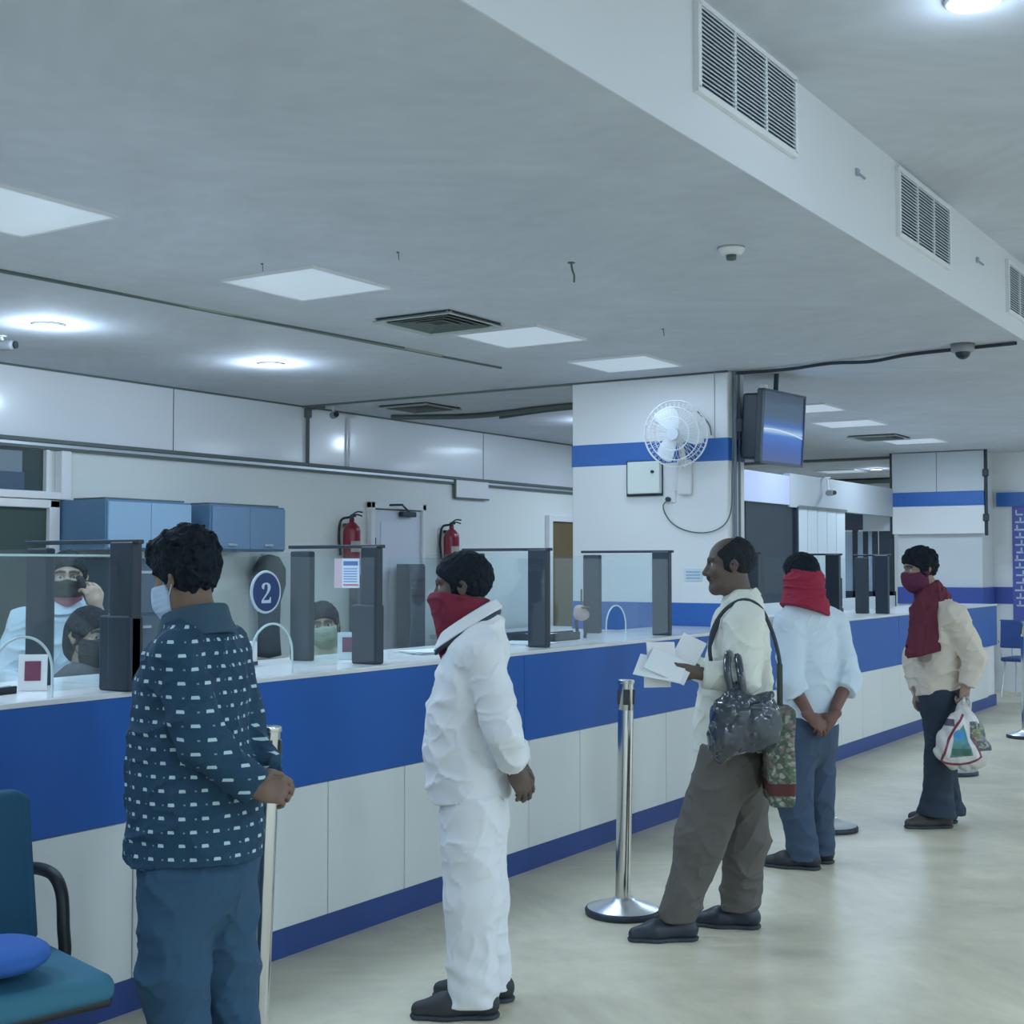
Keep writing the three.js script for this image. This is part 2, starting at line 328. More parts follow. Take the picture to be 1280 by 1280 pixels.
downlight(-6.4, -19.8, 'tiny round downlight far down the hall', LOW, 0.2);
downlight(-1.14, -4.60, 'round downlight in the high ceiling at the top right corner', HIGH, 0.16);
function diffuser(x, z, label, n = 4) {
  const t = thing('ceiling_vent', label, 'vent', [x, LOW, z], 0, 'square ceiling air diffusers');
  obj('backing', box(0.52, 0.01, 0.52, 0, -0.003, 0), M.darkSoft, t);
  for (let k = 0; k < n; k++) {
    const s = 0.27 - k * 0.06;
    const ring = [];
    for (let q = 0; q < 4; q++) { const b = box(2 * s, 0.006, 0.03); b.rotateX(0.6); b.translate(0, -0.018 + k * 0.002, s - 0.01); b.rotateY(q * Math.PI / 2); ring.push(b); }
    obj('louvre', ring, k ? M.trimDark : mat([0.5, 0.53, 0.52], 0.6), t);
  }
  return t;
}
diffuser(-4.62, -6.35, 'square ceiling air diffuser between two light panels');
diffuser(-4.75, -14.8, 'square ceiling air diffuser far down by the far pillar');
diffuser(-7.3, -9.75, 'dark square ceiling air diffuser by the left wall');
{ // grilles in the beam face
  const spots = [[-4.105, -4.96, 3.19, 3.475], [-6.30, -7.14, 3.15, 3.445], [-8.455, -9.30, 3.13, 3.41]];
  const names = ['large air grille in the ceiling beam nearest the camera', 'middle air grille in the ceiling beam', 'air grille in the beam cut by the right edge'];
  spots.forEach(([z0, z1, y0, y1], i) => {
    const t = thing('air_grille', names[i], 'vent', [BEAM + 0.009, (y0 + y1) / 2, (z0 + z1) / 2], 0, 'air grilles along the ceiling beam');
    const w = z0 - z1, h = y1 - y0;
    obj('backing', box(0.008, h, w), M.dark, t);
    obj('frame', [box(0.022, 0.022, w + 0.05, 0.006, h / 2 + 0.008, 0), box(0.022, 0.022, w + 0.05, 0.006, -h / 2 - 0.008, 0), box(0.022, h, 0.025, 0.006, 0, w / 2 + 0.01), box(0.022, h, 0.025, 0.006, 0, -w / 2 - 0.01)], M.white, t);
    for (const q of [-0.166, 0.166]) obj('mullion', box(0.018, h, 0.018, 0.006, 0, q * w), M.white, t);
    const sl = box(0.020, 0.0045, w, 0, 0, 0); sl.rotateZ(-0.5);
    const n = 19;
    for (let k = 0; k < n; k++) { const s = obj('slat', sl, mat([0.55, 0.6, 0.66], 0.5), t); s.position.set(0.008, -h / 2 + (k + 0.5) * h / n, 0); }
  });
}
{ // detectors, cameras and other small ceiling fittings
  const det = (x, z, r, label) => {
    const t = thing('smoke_detector', label, 'detector', [x, LOW, z]);
    obj('base', lathe([[0, 0], [r, 0], [r, -0.012], [r * 0.8, -0.03], [r * 0.55, -0.034], [0, -0.034]]), M.white, t);
    obj('sensor', lathe([[0, -0.03], [r * 0.4, -0.034], [r * 0.36, -0.055], [0, -0.06]]), M.trimDark, t);
  };
  det(-2.45, -5.58, 0.06, 'small smoke detector on the ceiling right of the middle');
  const dome = thing('dome_camera', 'dark dome security camera hanging under the ceiling at the right', 'camera', [-2.29, LOW, -8.85]);
  obj('base', lathe([[0, 0], [0.075, 0], [0.07, -0.05], [0.055, -0.055], [0, -0.055]]), mat([0.32, 0.32, 0.34], 0.5), dome);
  obj('dome', new THREE.SphereGeometry(0.05, 20, 12, 0, Math.PI * 2, Math.PI / 2, Math.PI / 2).translate(0, -0.05, 0), phys([0.02, 0.03, 0.05], 0.1), dome);
  const cable = obj('cable', tube([[-4.0, LOW - 0.016, -9.2], [-3.6, LOW - 0.024, -9.16], [-3.25, LOW - 0.016, -9.1], [-2.95, LOW - 0.034, -9.05], [-2.7, LOW - 0.018, -9.0], [-2.35, LOW - 0.016, -8.95], [-1.97, LOW - 0.016, -8.9]], 0.012, 40, 6), M.darkSoft);
  tag(cable, 'black cable sagging along the ceiling from pillar to dome camera', 'cable');
  const bul = (x, y, z, turn, label, drop = 0.08) => {
    const t = thing('security_camera', label, 'camera', [x, y, z], turn);
    obj('bracket', [cyl(0.035, 0.035, 0.012, 0, 0, 0), rod([0, 0, 0], [0, -drop, 0.02], 0.01)], M.white, t);
    obj('housing', [new THREE.CapsuleGeometry(0.032, 0.06, 6, 14).rotateX(Math.PI / 2).translate(0, -drop - 0.01, 0.04)], mat([0.3, 0.32, 0.33], 0.5), t);
    obj('lens', cyl(0.024, 0.024, 0.01, 0, 0, 0).rotateX(Math.PI / 2).translate(0, -drop - 0.01, 0.105), M.black, t);
  };
  bul(-7.95, LOW, -9.32, 1.0, 'small dome camera on the ceiling beside the wall conduit', 0.07);
  bul(-7.2, LOW, -5.3, 1.9, 'small security camera on the ceiling at the left edge', 0.05);
  bul(-5.28, 2.56, -14.62, 1.2, 'small camera on a pole above the far white blinds', 0.16);
  const c1 = obj('conduit', [rod([WL + 0.03, 2.5, -9.18], [WL + 0.03, LOW, -9.18], 0.016), box(0.05, 0.09, 0.06, WL + 0.03, LOW - 0.06, -9.18, 0.01), rod([WL + 0.03, LOW - 0.02, -9.18], [WL + 0.22, LOW - 0.02, -9.18], 0.016)], M.trimDark);
  tag(c1, 'thin dark conduit running down the glossy wall from the ceiling', 'conduit');
  const c2 = obj('conduit', [rod([WL + 0.03, 2.5, -9.75], [WL + 0.03, 2.95, -9.75], 0.012)], M.white);
  tag(c2, 'short white conduit on the glossy wall under the small camera', 'conduit');
  const c3 = obj('conduit', tube([[-5.36, LOW - 0.026, -10.2], [-6.2, LOW - 0.026, -10.25], [-7.2, LOW - 0.026, -10.45], [-7.9, LOW - 0.03, -10.1]], 0.024, 30, 6), M.trimDark);
  tag(c3, 'thick dark pipe under the ceiling left of the wide pillar', 'conduit');
  const c4 = obj('conduit', tube([[-5.36, LOW - 0.016, -10.42], [-6.3, LOW - 0.016, -10.5], [-7.1, LOW - 0.02, -10.75]], 0.014, 30, 6), M.trimDark);
  tag(c4, 'thin dark pipe beside the thick pipe left of the wide pillar', 'conduit');
  for (const [x, z, s, nm] of [[-4.43, -4.68, 0.012, 'dark hook on the ceiling before the middle light panel'], [-3.75, -4.84, 0.012, 'dark screw on the ceiling right of the middle light panel'], [-3.2, -5.45, 0.03, 'dark wire end hanging from the middle of the ceiling'], [-3.65, -7.3, 0.014, 'dark stud at the corner of the ceiling light panel']]) {
    const h = obj('ceiling_hook', [cyl(s * 0.6, s * 0.6, 0.004, x, LOW - 0.002, z, 10), tube([[x, LOW, z], [x + 0.004, LOW - s, z], [x + s * 0.6, LOW - s * 2.2, z + 0.003], [x + s * 0.5, LOW - s * 3.2, z]], s * 0.17, 10, 5)], M.trimDark);
    tag(h, nm, 'hook');
  }
  for (const [z, lab] of [[-5.72, 'small bracket on the beam between first and second grille'], [-7.75, 'small bracket on the beam between second and third grille']]) tag(obj('cable_clip', [box(0.02, 0.03, 0.03, BEAM + 0.01, 3.3, z, 0.004), rod([BEAM + 0.01, 3.3, z], [BEAM + 0.04, 3.27, z - 0.02], 0.006)], mat([0.35, 0.4, 0.46], 0.6)), lab, 'bracket');
}

// ------------------------------------------------------------------ things on the left wall
function extinguisher(z, y, label) {
  const t = thing('fire_extinguisher', label, 'fire extinguisher', [WL + 0.11, y, z], 0.6, 'red fire extinguishers on the left wall');
  obj('cylinder', lathe([[0, 0], [0.07, 0], [0.08, 0.012], [0.08, 0.34], [0.07, 0.38], [0.04, 0.415], [0.024, 0.425], [0.024, 0.45], [0, 0.45]], 24), M.red, t);
  obj('valve', [cyl(0.022, 0.02, 0.05, 0, 0.465, 0), box(0.05, 0.025, 0.035, 0.015, 0.485, 0, 0.005)], M.dark, t);
  obj('handle', [tube([[0, 0.49, 0], [0.05, 0.52, 0], [0.10, 0.515, 0]], 0.008, 10, 6), tube([[0, 0.485, 0], [0.05, 0.495, 0], [0.095, 0.48, 0]], 0.008, 10, 6)], M.dark, t);
  obj('hose', tube([[-0.02, 0.47, 0], [-0.09, 0.45, 0.02], [-0.115, 0.3, 0.02], [-0.1, 0.12, 0.02]], 0.011, 20, 8), M.black, t);
  obj('label_band', new THREE.CylinderGeometry(0.0812, 0.0812, 0.1, 24, 1, true, 0, 2.4).translate(0, 0.2, 0), mat([0.5, 0.42, 0.40], 0.6), t);
  obj('wall_hook', box(0.05, 0.03, 0.05, -0.06, 0.4, -0.06, 0.006), M.dark, t);
}
extinguisher(-9.70, 1.56, 'red fire extinguisher on the wall left of the white door');
extinguisher(-11.28, 1.53, 'red fire extinguisher on the wall right of the white door');
{ // hanging white sign board
  const s = thing('sign_board', 'blank white sign board hanging under the wall ledge', 'sign', [WL + 0.03, 2.385, -11.76]);
  obj('board', box(0.02, 0.19, 0.6, 0, 0, 0, 0.004), M.white, s);
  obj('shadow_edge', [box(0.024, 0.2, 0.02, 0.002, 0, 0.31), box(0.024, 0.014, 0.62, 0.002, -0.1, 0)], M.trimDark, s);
}
{ // overhead steel cabinets on the left wall
  const cup = (z0, z1, tone, label) => {
    const t = thing('overhead_cabinet', label, 'cabinet', [0, 0, 0], 0, 'blue overhead cabinets on the left wall');
    obj('carcass', span(WL + 0.005, -7.62, 1.70, 2.06, z1, z0, 0.008), M.steelBlue, t);
    const m = (z0 + z1) / 2;
    for (const [a, b] of [[z0 - 0.012, m + 0.002], [m - 0.002, z1 + 0.012]]) { const d = obj('door', span(-7.62, -7.60, 1.715, 2.045, b, a, 0.005), tone, t); obj('handle', box(0.02, 0.018, 0.09, -7.59, 1.75, (a + b) / 2, 0.005), M.alu, d); }
    obj('top_clutter', span(-8.0, -7.66, 2.06, 2.075, z1 + 0.03, z0 - 0.03), M.trimDark, t);
  };
  cup(-6.49, -7.30, M.steelPale, 'pale blue overhead cabinet beside the left door');
  cup(-7.50, -8.335, mat([0.17, 0.28, 0.42], 0.42), 'darker blue overhead cabinet right of the pale one');
  const fc = thing('filing_cabinet', 'dark blue filing cabinet behind the phoning clerk', 'cabinet');
  obj('carcass', span(WL + 0.08, -7.72, 0, 1.64, -7.2, -6.62, 0.008), mat([0.05, 0.085, 0.13], 0.5), fc);
  for (let k = 0; k < 4; k++) { const d = obj('drawer', span(-7.72, -7.70, 0.04 + k * 0.4, 0.42 + k * 0.4, -7.19, -6.63, 0.006), mat([0.06, 0.10, 0.15], 0.45), fc); obj('handle', box(0.02, 0.02, 0.14, -7.69, 0.34 + k * 0.4, -6.91, 0.004), M.alu, d); }
  // grey cabinet, dark shelf strip, dark coat seen through the glass
  const g = thing('grey_locker', 'narrow grey locker standing before the white panelled door', 'locker');
  obj('carcass', span(WL + 0.10, -7.90, 0.0, 1.60, -10.64, -10.38, 0.008), mat([0.10, 0.13, 0.17], 0.5), g);
  obj('door', span(-7.90, -7.885, 0.08, 1.58, -10.63, -10.39, 0.006), mat([0.115, 0.15, 0.19], 0.45), g);
  obj('louvre', [0, 1, 2, 3].map((k) => box(0.012, 0.012, 0.18, -7.882, 1.45 - k * 0.05, -10.51)), M.trimDark, g);
  const s = thing('wall_panel', 'narrow dark grey wall panel below the first fire extinguisher', 'panel');
  obj('side', span(WL + 0.01, -8.04, 0, 1.5, -9.93, -9.79, 0.005), mat([0.12, 0.15, 0.18], 0.6), s);
  obj('back_board', span(WL + 0.01, -8.08, 0, 1.46, -9.98, -9.935, 0.005), M.darkSoft, s);
  const coat = thing('hanging_coat', 'dark coat hanging on the wall behind the number 2 sign', 'coat', [WL + 0.12, 1.62, -8.6], Math.PI / 2 - 0.1);
  obj('hook', rod([0, 0.06, -0.1], [0, 0.04, 0.03], 0.012), M.alu, coat);
  obj('cloth', lathe([[0.02, 0.06], [0.10, 0.04], [0.17, -0.06], [0.17, -0.2], [0.12, -0.34], [0.11, -0.6], [0.13, -0.8], [0, -0.82]], 22).scale(1, 1, 0.5), M.darkSoft, coat);
  const dk = thing('office_desk', 'long white desk along the left wall behind the clerks', 'desk');
  obj('top', span(WL + 0.08, -7.3, 0.86, 0.9, -13.2, -10.95, 0.006), M.white, dk);
  obj('front', span(-7.42, -7.4, 0.0, 0.86, -13.2, -10.95), M.white, dk);
  obj('edge', span(-7.3, -7.285, 0.84, 0.9, -13.2, -10.95), M.dark, dk);
}
// ------------------------------------------------------------------ things on and beside the pillar
{ // white wall fan
  const t = thing('wall_fan', 'white wall fan on the wide pillar, cage facing the queue', 'fan', [-4.385, 2.24, -9.12], 0.35);
  obj('mount', box(0.11, 0.26, 0.05, 0, 0.0, 0.03, 0.015), M.white, t);
  obj('neck', [rod([0, 0.08, 0.04], [0, 0.12, 0.13], 0.022, 12), rod([0, 0.12, 0.13], [-0.02, 0.27, 0.16], 0.02, 12)], M.white, t);
  obj('motor', new THREE.CapsuleGeometry(0.055, 0.08, 6, 18).rotateX(Math.PI / 2).translate(-0.03, 0.29, 0.15), M.white, t);
  const head = new THREE.Group(); head.name = 'fan_head'; t.add(head); head.position.set(-0.035, 0.3, 0.26); head.rotation.set(0.08, -0.25, 0);
  const R = 0.24, w = [];
  for (const [r, z] of [[R, 0], [R, 0.018], [0.19, 0.05], [0.12, 0.065], [0.19, -0.05]]) w.push(new THREE.TorusGeometry(r, 0.0035, 6, 48).translate(0, 0, z));
  for (let k = 0; k < 40; k++) { const a = k / 40 * Math.PI * 2, c = Math.cos(a), s = Math.sin(a); w.push(tube([[0.05 * c, 0.05 * s, 0.07], [0.15 * c, 0.15 * s, 0.06], [R * c, R * s, 0.01]], 0.0016, 6, 4), tube([[0.05 * c, 0.05 * s, -0.06], [0.15 * c, 0.15 * s, -0.055], [R * c, R * s, 0.0]], 0.0016, 6, 4)); }
  obj('cage', w, M.white, head);
  obj('hub', [cyl(0.05, 0.045, 0.03, 0, 0, 0).rotateX(Math.PI / 2).translate(0, 0, 0.07), cyl(0.03, 0.03, 0.1, 0, 0, 0).rotateX(Math.PI / 2)], mat([0.6, 0.66, 0.74], 0.4), head);
  for (let k = 0; k < 3; k++) {
    const s = new THREE.Shape(); s.moveTo(0.02, -0.02); s.quadraticCurveTo(0.1, -0.11, 0.2, -0.07); s.quadraticCurveTo(0.225, 0.02, 0.19, 0.08); s.quadraticCurveTo(0.1, 0.07, 0.02, 0.02);
    const g = new THREE.ExtrudeGeometry(s, { depth: 0.003, bevelEnabled: false }); g.rotateX(0.35); g.rotateZ(k * Math.PI * 2 / 3);
    obj('blade', g, mat([0.74, 0.80, 0.84], 0.4), head);
  }
  const sock = thing('wall_socket', 'small white wall socket with plug under the fan', 'socket', [-4.50, 2.10, -9.115]);
  obj('plate', box(0.09, 0.09, 0.014, 0, 0, 0, 0.006), M.white, sock);
  obj('plug', cyl(0.018, 0.018, 0.03, 0, 0, 0, 12).rotateX(Math.PI / 2).translate(-0.01, -0.02, 0.02), M.dark, sock);
  const cab = obj('cable', tube([[-4.51, 2.08, -9.09], [-4.55, 2.03, -9.09], [-4.5, 1.92, -9.1], [-4.38, 1.85, -9.1], [-4.2, 1.83, -9.1], [-4.08, 1.87, -9.1], [-4.02, 1.95, -9.1], [-4.015, 2.3, -9.14], [-4.012, 2.95, -9.16]], 0.005, 60, 6), M.trimDark);
  tag(cab, 'thin cable looping from the socket to the pillar corner', 'cable');
  const cab2 = obj('cable', tube([[-4.16, 2.54, -9.1], [-4.18, 2.62, -9.1], [-4.27, 2.72, -9.1]], 0.005, 20, 6), M.trimDark);
  tag(cab2, 'short curled cable on the pillar right of the fan', 'cable');
  const bx = thing('switch_box', 'white electrical box with dark shadow edge left of the fan', 'box', [-4.70, 2.247, -9.12]);
  obj('case', box(0.27, 0.24, 0.06, 0, 0, 0.03, 0.006), mat([0.72, 0.78, 0.74], 0.5), bx);
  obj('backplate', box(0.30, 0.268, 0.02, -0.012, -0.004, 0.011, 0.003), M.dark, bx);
  obj('knob', cyl(0.012, 0.012, 0.02, 0, 0, 0, 12).rotateX(Math.PI / 2).translate(0.08, 0.04, 0.065), M.dark, bx);
  const nt = obj('notice', box(0.14, 0.09, 0.004, -4.32, 1.52, -9.116), mat(0xffffff, 0.7, { map: canvasTexture(64, 40, (c) => { c.fillStyle = '#cfdce4'; c.fillRect(0, 0, 64, 40); c.fillStyle = '#8fb3c8'; for (let k = 0; k < 3; k++) c.fillRect(6, 8 + k * 10, 52, 5); }) }));
  tag(nt, 'small pale notice on the pillar left of the balding man', 'notice');
  const pipes = obj('conduit', [rod([-4.02, 1.2, -9.2], [-4.02, LOW, -9.2], 0.014), rod([-4.02, 1.2, -9.28], [-4.02, LOW, -9.28], 0.010), box(0.05, 0.1, 0.07, -4.015, 2.62, -9.3, 0.008)], mat([0.20, 0.24, 0.30], 0.6));
  tag(pipes, 'vertical dark cables on the right side of the wide pillar', 'conduit');
}
{ // television hung from the pillar side, screen towards the hall
  const tex = canvasTexture(256, 144, (c) => {
    const g = c.createLinearGradient(0, 0, 0, 144); g.addColorStop(0, '#3a4c60'); g.addColorStop(0.34, '#33506f'); g.addColorStop(0.46, '#2e5fb0'); g.addColorStop(0.56, '#a9c9ea'); g.addColorStop(0.62, '#2f6cc4'); g.addColorStop(0.8, '#2a55a8'); g.addColorStop(1, '#44548c');
    c.fillStyle = g; c.fillRect(0, 0, 256, 144); c.strokeStyle = '#d5e6f6'; c.lineWidth = 3; c.beginPath(); c.moveTo(0, 78); c.quadraticCurveTo(110, 72, 256, 88); c.stroke();
  });
  const t = thing('television', 'flat television hanging on the side of the wide pillar', 'television', [-3.79, 2.60, -9.50], Math.PI / 2 - 0.10);
  t.rotation.order = 'YXZ'; t.rotation.x = 0.06;
  obj('cabinet', box(0.66, 0.54, 0.05, 0, 0, 0, 0.01), M.dark, t);
  obj('bezel', [box(0.66, 0.018, 0.012, 0, 0.261, 0.028), box(0.66, 0.018, 0.012, 0, -0.261, 0.028), box(0.016, 0.54, 0.012, 0.322, 0, 0.028), box(0.016, 0.54, 0.012, -0.322, 0, 0.028)], mat([0.09, 0.11, 0.16], 0.4), t);
  obj('screen', new THREE.PlaneGeometry(0.63, 0.505).translate(0, 0, 0.0265), phys([0.02, 0.02, 0.03], 0.25, { emissive: col([1, 1, 1]), emissiveMap: tex, emissiveIntensity: 0.62 }), t);
  const l = new THREE.RectAreaLight(new THREE.Color(0.25, 0.45, 1), 0.4, 0.62, 0.5); l.position.set(0, 0, 0.035); l.rotation.y = Math.PI; t.add(l);
  obj('bracket', [box(0.58, 0.48, 0.14, 0.0, 0, -0.095, 0.02), box(0.34, 0.34, 0.10, 0.08, 0, -0.19, 0.01)], M.dark, t);
  obj('ceiling_rod', cyl(0.018, 0.018, 0.14, 0, 0.34, -0.05), M.dark, t);
  obj('clamp', box(0.05, 0.06, 0.05, -0.28, 0.27, 0.0, 0.008), M.white, t);
}

// ------------------------------------------------------------------ cabin beyond the pillar
{
  const X = -5.35;
  const f = thing('cabin_partition', 'cabin partition with dark glass beyond the pillar', 'partition');
  obj('fascia', [span(X - 0.06, X + 0.02, 2.22, 2.53, -13.62, -9.43, 0.006)], mat([0.42, 0.45, 0.58], 0.6), f);
  obj('fascia', [span(X - 0.06, X + 0.02, 2.2, 2.56, -17.2, -13.63, 0.006)], mat([0.40, 0.43, 0.45], 0.6), f);
  obj('lower_wall', span(X - 0.06, X + 0.02, 0, 1.2, -17.2, -9.43), M.white, f);
  for (const [a, b] of [[-9.43, -11.2], [-11.22, -12.5], [-12.52, -13.83]]) obj('dark_pane', span(X - 0.03, X - 0.01, 1.2, 2.22, b, a), phys([0.016, 0.026, 0.04], 0.14), f);
  obj('post', [span(X - 0.06, X + 0.02, 1.2, 2.22, -13.87, -13.83)], M.dark, f);
  const b = thing('vertical_blind', 'white vertical blind slats in the far cabin window', 'blind');
  for (let k = 0; k < 5; k++) { const s = obj('slat', box(0.012, 1.02, 0.262, 0, 0, 0, 0.003), mat([0.56, 0.61, 0.64], 0.6), b); s.position.set(X + 0.0, 1.7, -14.02 - k * 0.302); s.rotation.y = -0.04; }
  obj('head_rail', span(X - 0.03, X + 0.025, 2.2, 2.23, -15.4, -13.88), M.trimDark, b);
  obj('backing', span(X - 0.05, X - 0.04, 1.2, 2.2, -15.4, -13.88), M.dark, b);
  const g = thing('glazed_screen', 'dark framed glazed screen left of the far pillar', 'screen', [0, 0, -17.25]);
  obj('header', span(-6.15, -5.4, 2.04, 2.42, -0.04, 0.04), mat([0.05, 0.07, 0.10], 0.5), g);
  obj('white_panel', span(-5.74, -5.38, 2.02, 2.36, 0.04, 0.06, 0.004), mat([0.55, 0.60, 0.64], 0.5), g);
  for (const x of [-6.05, -5.86, -5.72, -5.60, -5.45]) obj('post', span(x - (x === -5.45 ? 0.09 : 0.03), x + (x === -5.45 ? 0.09 : 0.03), 1.0, 2.04, -0.03, 0.03), M.dark, g);
  for (const [a, c] of [[-6.02, -5.89], [-5.83, -5.75], [-5.69, -5.63]]) obj('pane', span(a, c, 1.25, 2.02, -0.005, 0.005), mat([0.45, 0.58, 0.72], 0.3), g);
  obj('sill', span(-6.15, -5.35, 1.0, 1.25, -0.05, 0.03), M.dark, g);
  obj('base', span(-6.15, -5.4, 0, 1.0, -0.05, 0.03), M.white, g);
}

// ------------------------------------------------------------------ solids from distance fields
const min = Math.min, max = Math.max, sqrt = Math.sqrt, abs = Math.abs;
function surface(f, lo, hi, h, keepColor) {                 // surface nets
  const n = [0, 1, 2].map((k) => Math.ceil((hi[k] - lo[k]) / h) + 1), [nx, ny, nz] = n, sx = 1, sy = nx, sz = nx * ny;
  const F = new Float32Array(nx * ny * nz);
  for (let k = 0, q = 0; k < nz; k++) for (let j = 0; j < ny; j++) for (let i = 0; i < nx; i++, q++) F[q] = f(lo[0] + i * h, lo[1] + j * h, lo[2] + k * h);
  const id = new Int32Array(nx * ny * nz).fill(-1), P = [], I = [];
  const C = [0, sx, sy, sx + sy, sz, sx + sz, sy + sz, sx + sy + sz];
  const E = [[0, 1], [2, 3], [4, 5], [6, 7], [0, 2], [1, 3], [4, 6], [5, 7], [0, 4], [1, 5], [2, 6], [3, 7]];
  for (let k = 0; k < nz - 1; k++) for (let j = 0; j < ny - 1; j++) for (let i = 0; i < nx - 1; i++) {
    const q = i + j * sy + k * sz; let m = 0;
    for (let c = 0; c < 8; c++) if (F[q + C[c]] < 0) m |= 1 << c;
    if (m === 0 || m === 255) continue;
    let x = 0, y = 0, z = 0, w = 0;
    for (const [a, b] of E) {
      if (((m >> a) & 1) === ((m >> b) & 1)) continue;
      const fa = F[q + C[a]], fb = F[q + C[b]], t = fa / (fa - fb);
      x += (a & 1) + t * ((b & 1) - (a & 1)); y += ((a >> 1) & 1) + t * (((b >> 1) & 1) - ((a >> 1) & 1)); z += ((a >> 2) & 1) + t * (((b >> 2) & 1) - ((a >> 2) & 1)); w++;
    }
    id[q] = P.length / 3; P.push(lo[0] + (i + x / w) * h, lo[1] + (j + y / w) * h, lo[2] + (k + z / w) * h);
  }
  const quad = (a, b, c, d, flip) => { if (a < 0 || b < 0 || c < 0 || d < 0) return; if (flip) I.push(a, c, b, a, d, c); else I.push(a, b, c, a, c, d); };
  for (let k = 1; k < nz - 1; k++) for (let j = 1; j < ny - 1; j++) for (let i = 1; i < nx - 1; i++) {
    const q = i + j * sy + k * sz, s = F[q] < 0;
    if (s !== F[q + sx] < 0) quad(id[q - sy - sz], id[q - sz], id[q], id[q - sy], !s);
    if (s !== F[q + sy] < 0) quad(id[q - sx - sz], id[q - sx], id[q], id[q - sz], !s);
    if (s !== F[q + sz] < 0) quad(id[q - sx - sy], id[q - sy], id[q], id[q - sx], !s);
  }
  const N = new Float32Array(P.length), e = h * 0.4;
  for (let i = 0; i < P.length; i += 3) {
    const x = P[i], y = P[i + 1], z = P[i + 2];
    const a = f(x + e, y, z) - f(x - e, y, z), b = f(x, y + e, z) - f(x, y - e, z), c = f(x, y, z + e) - f(x, y, z - e), l = sqrt(a * a + b * b + c * c) || 1;
    N[i] = a / l; N[i + 1] = b / l; N[i + 2] = c / l;
  }
  const g = new THREE.BufferGeometry();
  g.setAttribute('position', new THREE.BufferAttribute(new Float32Array(P), 3));
  g.setAttribute('normal', new THREE.BufferAttribute(N, 3));
  g.setAttribute('uv', new THREE.BufferAttribute(new Float32Array(P.length / 3 * 2), 2));
  g.setIndex(I);
  return g;
}
const smin = (a, b, k) => { const h = max(k - abs(a - b), 0) / k; return min(a, b) - h * h * k * 0.25; };
const smax = (a, b, k) => -smin(-a, -b, k);
function cone(a, b, ra, rb) {                               // tapered limb between two joints
  const dx = b[0] - a[0], dy = b[1] - a[1], dz = b[2] - a[2], q = 1 / (dx * dx + dy * dy + dz * dz + 1e-9);
  return (x, y, z) => {
    const px = x - a[0], py = y - a[1], pz = z - a[2], t = min(1, max(0, (px * dx + py * dy + pz * dz) * q));
    const ex = px - t * dx, ey = py - t * dy, ez = pz - t * dz; return sqrt(ex * ex + ey * ey + ez * ez) - (ra + (rb - ra) * t);
  };
}
function blob(c, r) {
  return (x, y, z) => {
    const px = (x - c[0]) / r[0], py = (y - c[1]) / r[1], pz = (z - c[2]) / r[2], k0 = sqrt(px * px + py * py + pz * pz);
    const qx = px / r[0], qy = py / r[1], qz = pz / r[2]; return k0 * (k0 - 1) / (sqrt(qx * qx + qy * qy + qz * qz) + 1e-9);
  };
}
const uni = (k, ...fs) => (x, y, z) => { let d = fs[0](x, y, z); for (let i = 1; i < fs.length; i++) d = smin(d, fs[i](x, y, z), k); return d; };
// torso as a stack of ellipses: rows of [y, u, d, half depth (fore-aft), half width]
function stack(rows, fx, fz) {
  const lx = fz, lz = -fx, n = rows.length, mid = [0, 0, 0, 0];
  return (x, y, z) => {
    let i = 0; const yy = min(rows[0][0], max(rows[n - 1][0], y));
    while (i < n - 2 && rows[i + 1][0] > yy) i++;
    const A = rows[i], B = rows[i + 1]; let t = (A[0] - yy) / (A[0] - B[0]); t = t * t * (3 - 2 * t) * 0.5 + t * 0.5;
    const u = A[1] + (B[1] - A[1]) * t, d = A[2] + (B[2] - A[2]) * t, hf = A[3] + (B[3] - A[3]) * t, hs = A[4] + (B[4] - A[4]) * t;
    const px = x - u, pz = z - d, a = (px * fx + pz * fz) / hf, b = (px * lx + pz * lz) / hs;
    const r = (sqrt(a * a + b * b) - 1) * min(hf, hs) * 1.05, v = abs(y - yy);
    return v === 0 ? r : r > 0 ? sqrt(r * r + v * v) : max(r, v);
  };
}
function paint(g, f) {                                      // vertex colours
  const p = g.attributes.position, c = new Float32Array(p.count * 3);
  for (let i = 0; i < p.count; i++) c.set(f(p.getX(i), p.getY(i), p.getZ(i)), i * 3);
  g.setAttribute('color', new THREE.BufferAttribute(c, 3));
  return g;
}

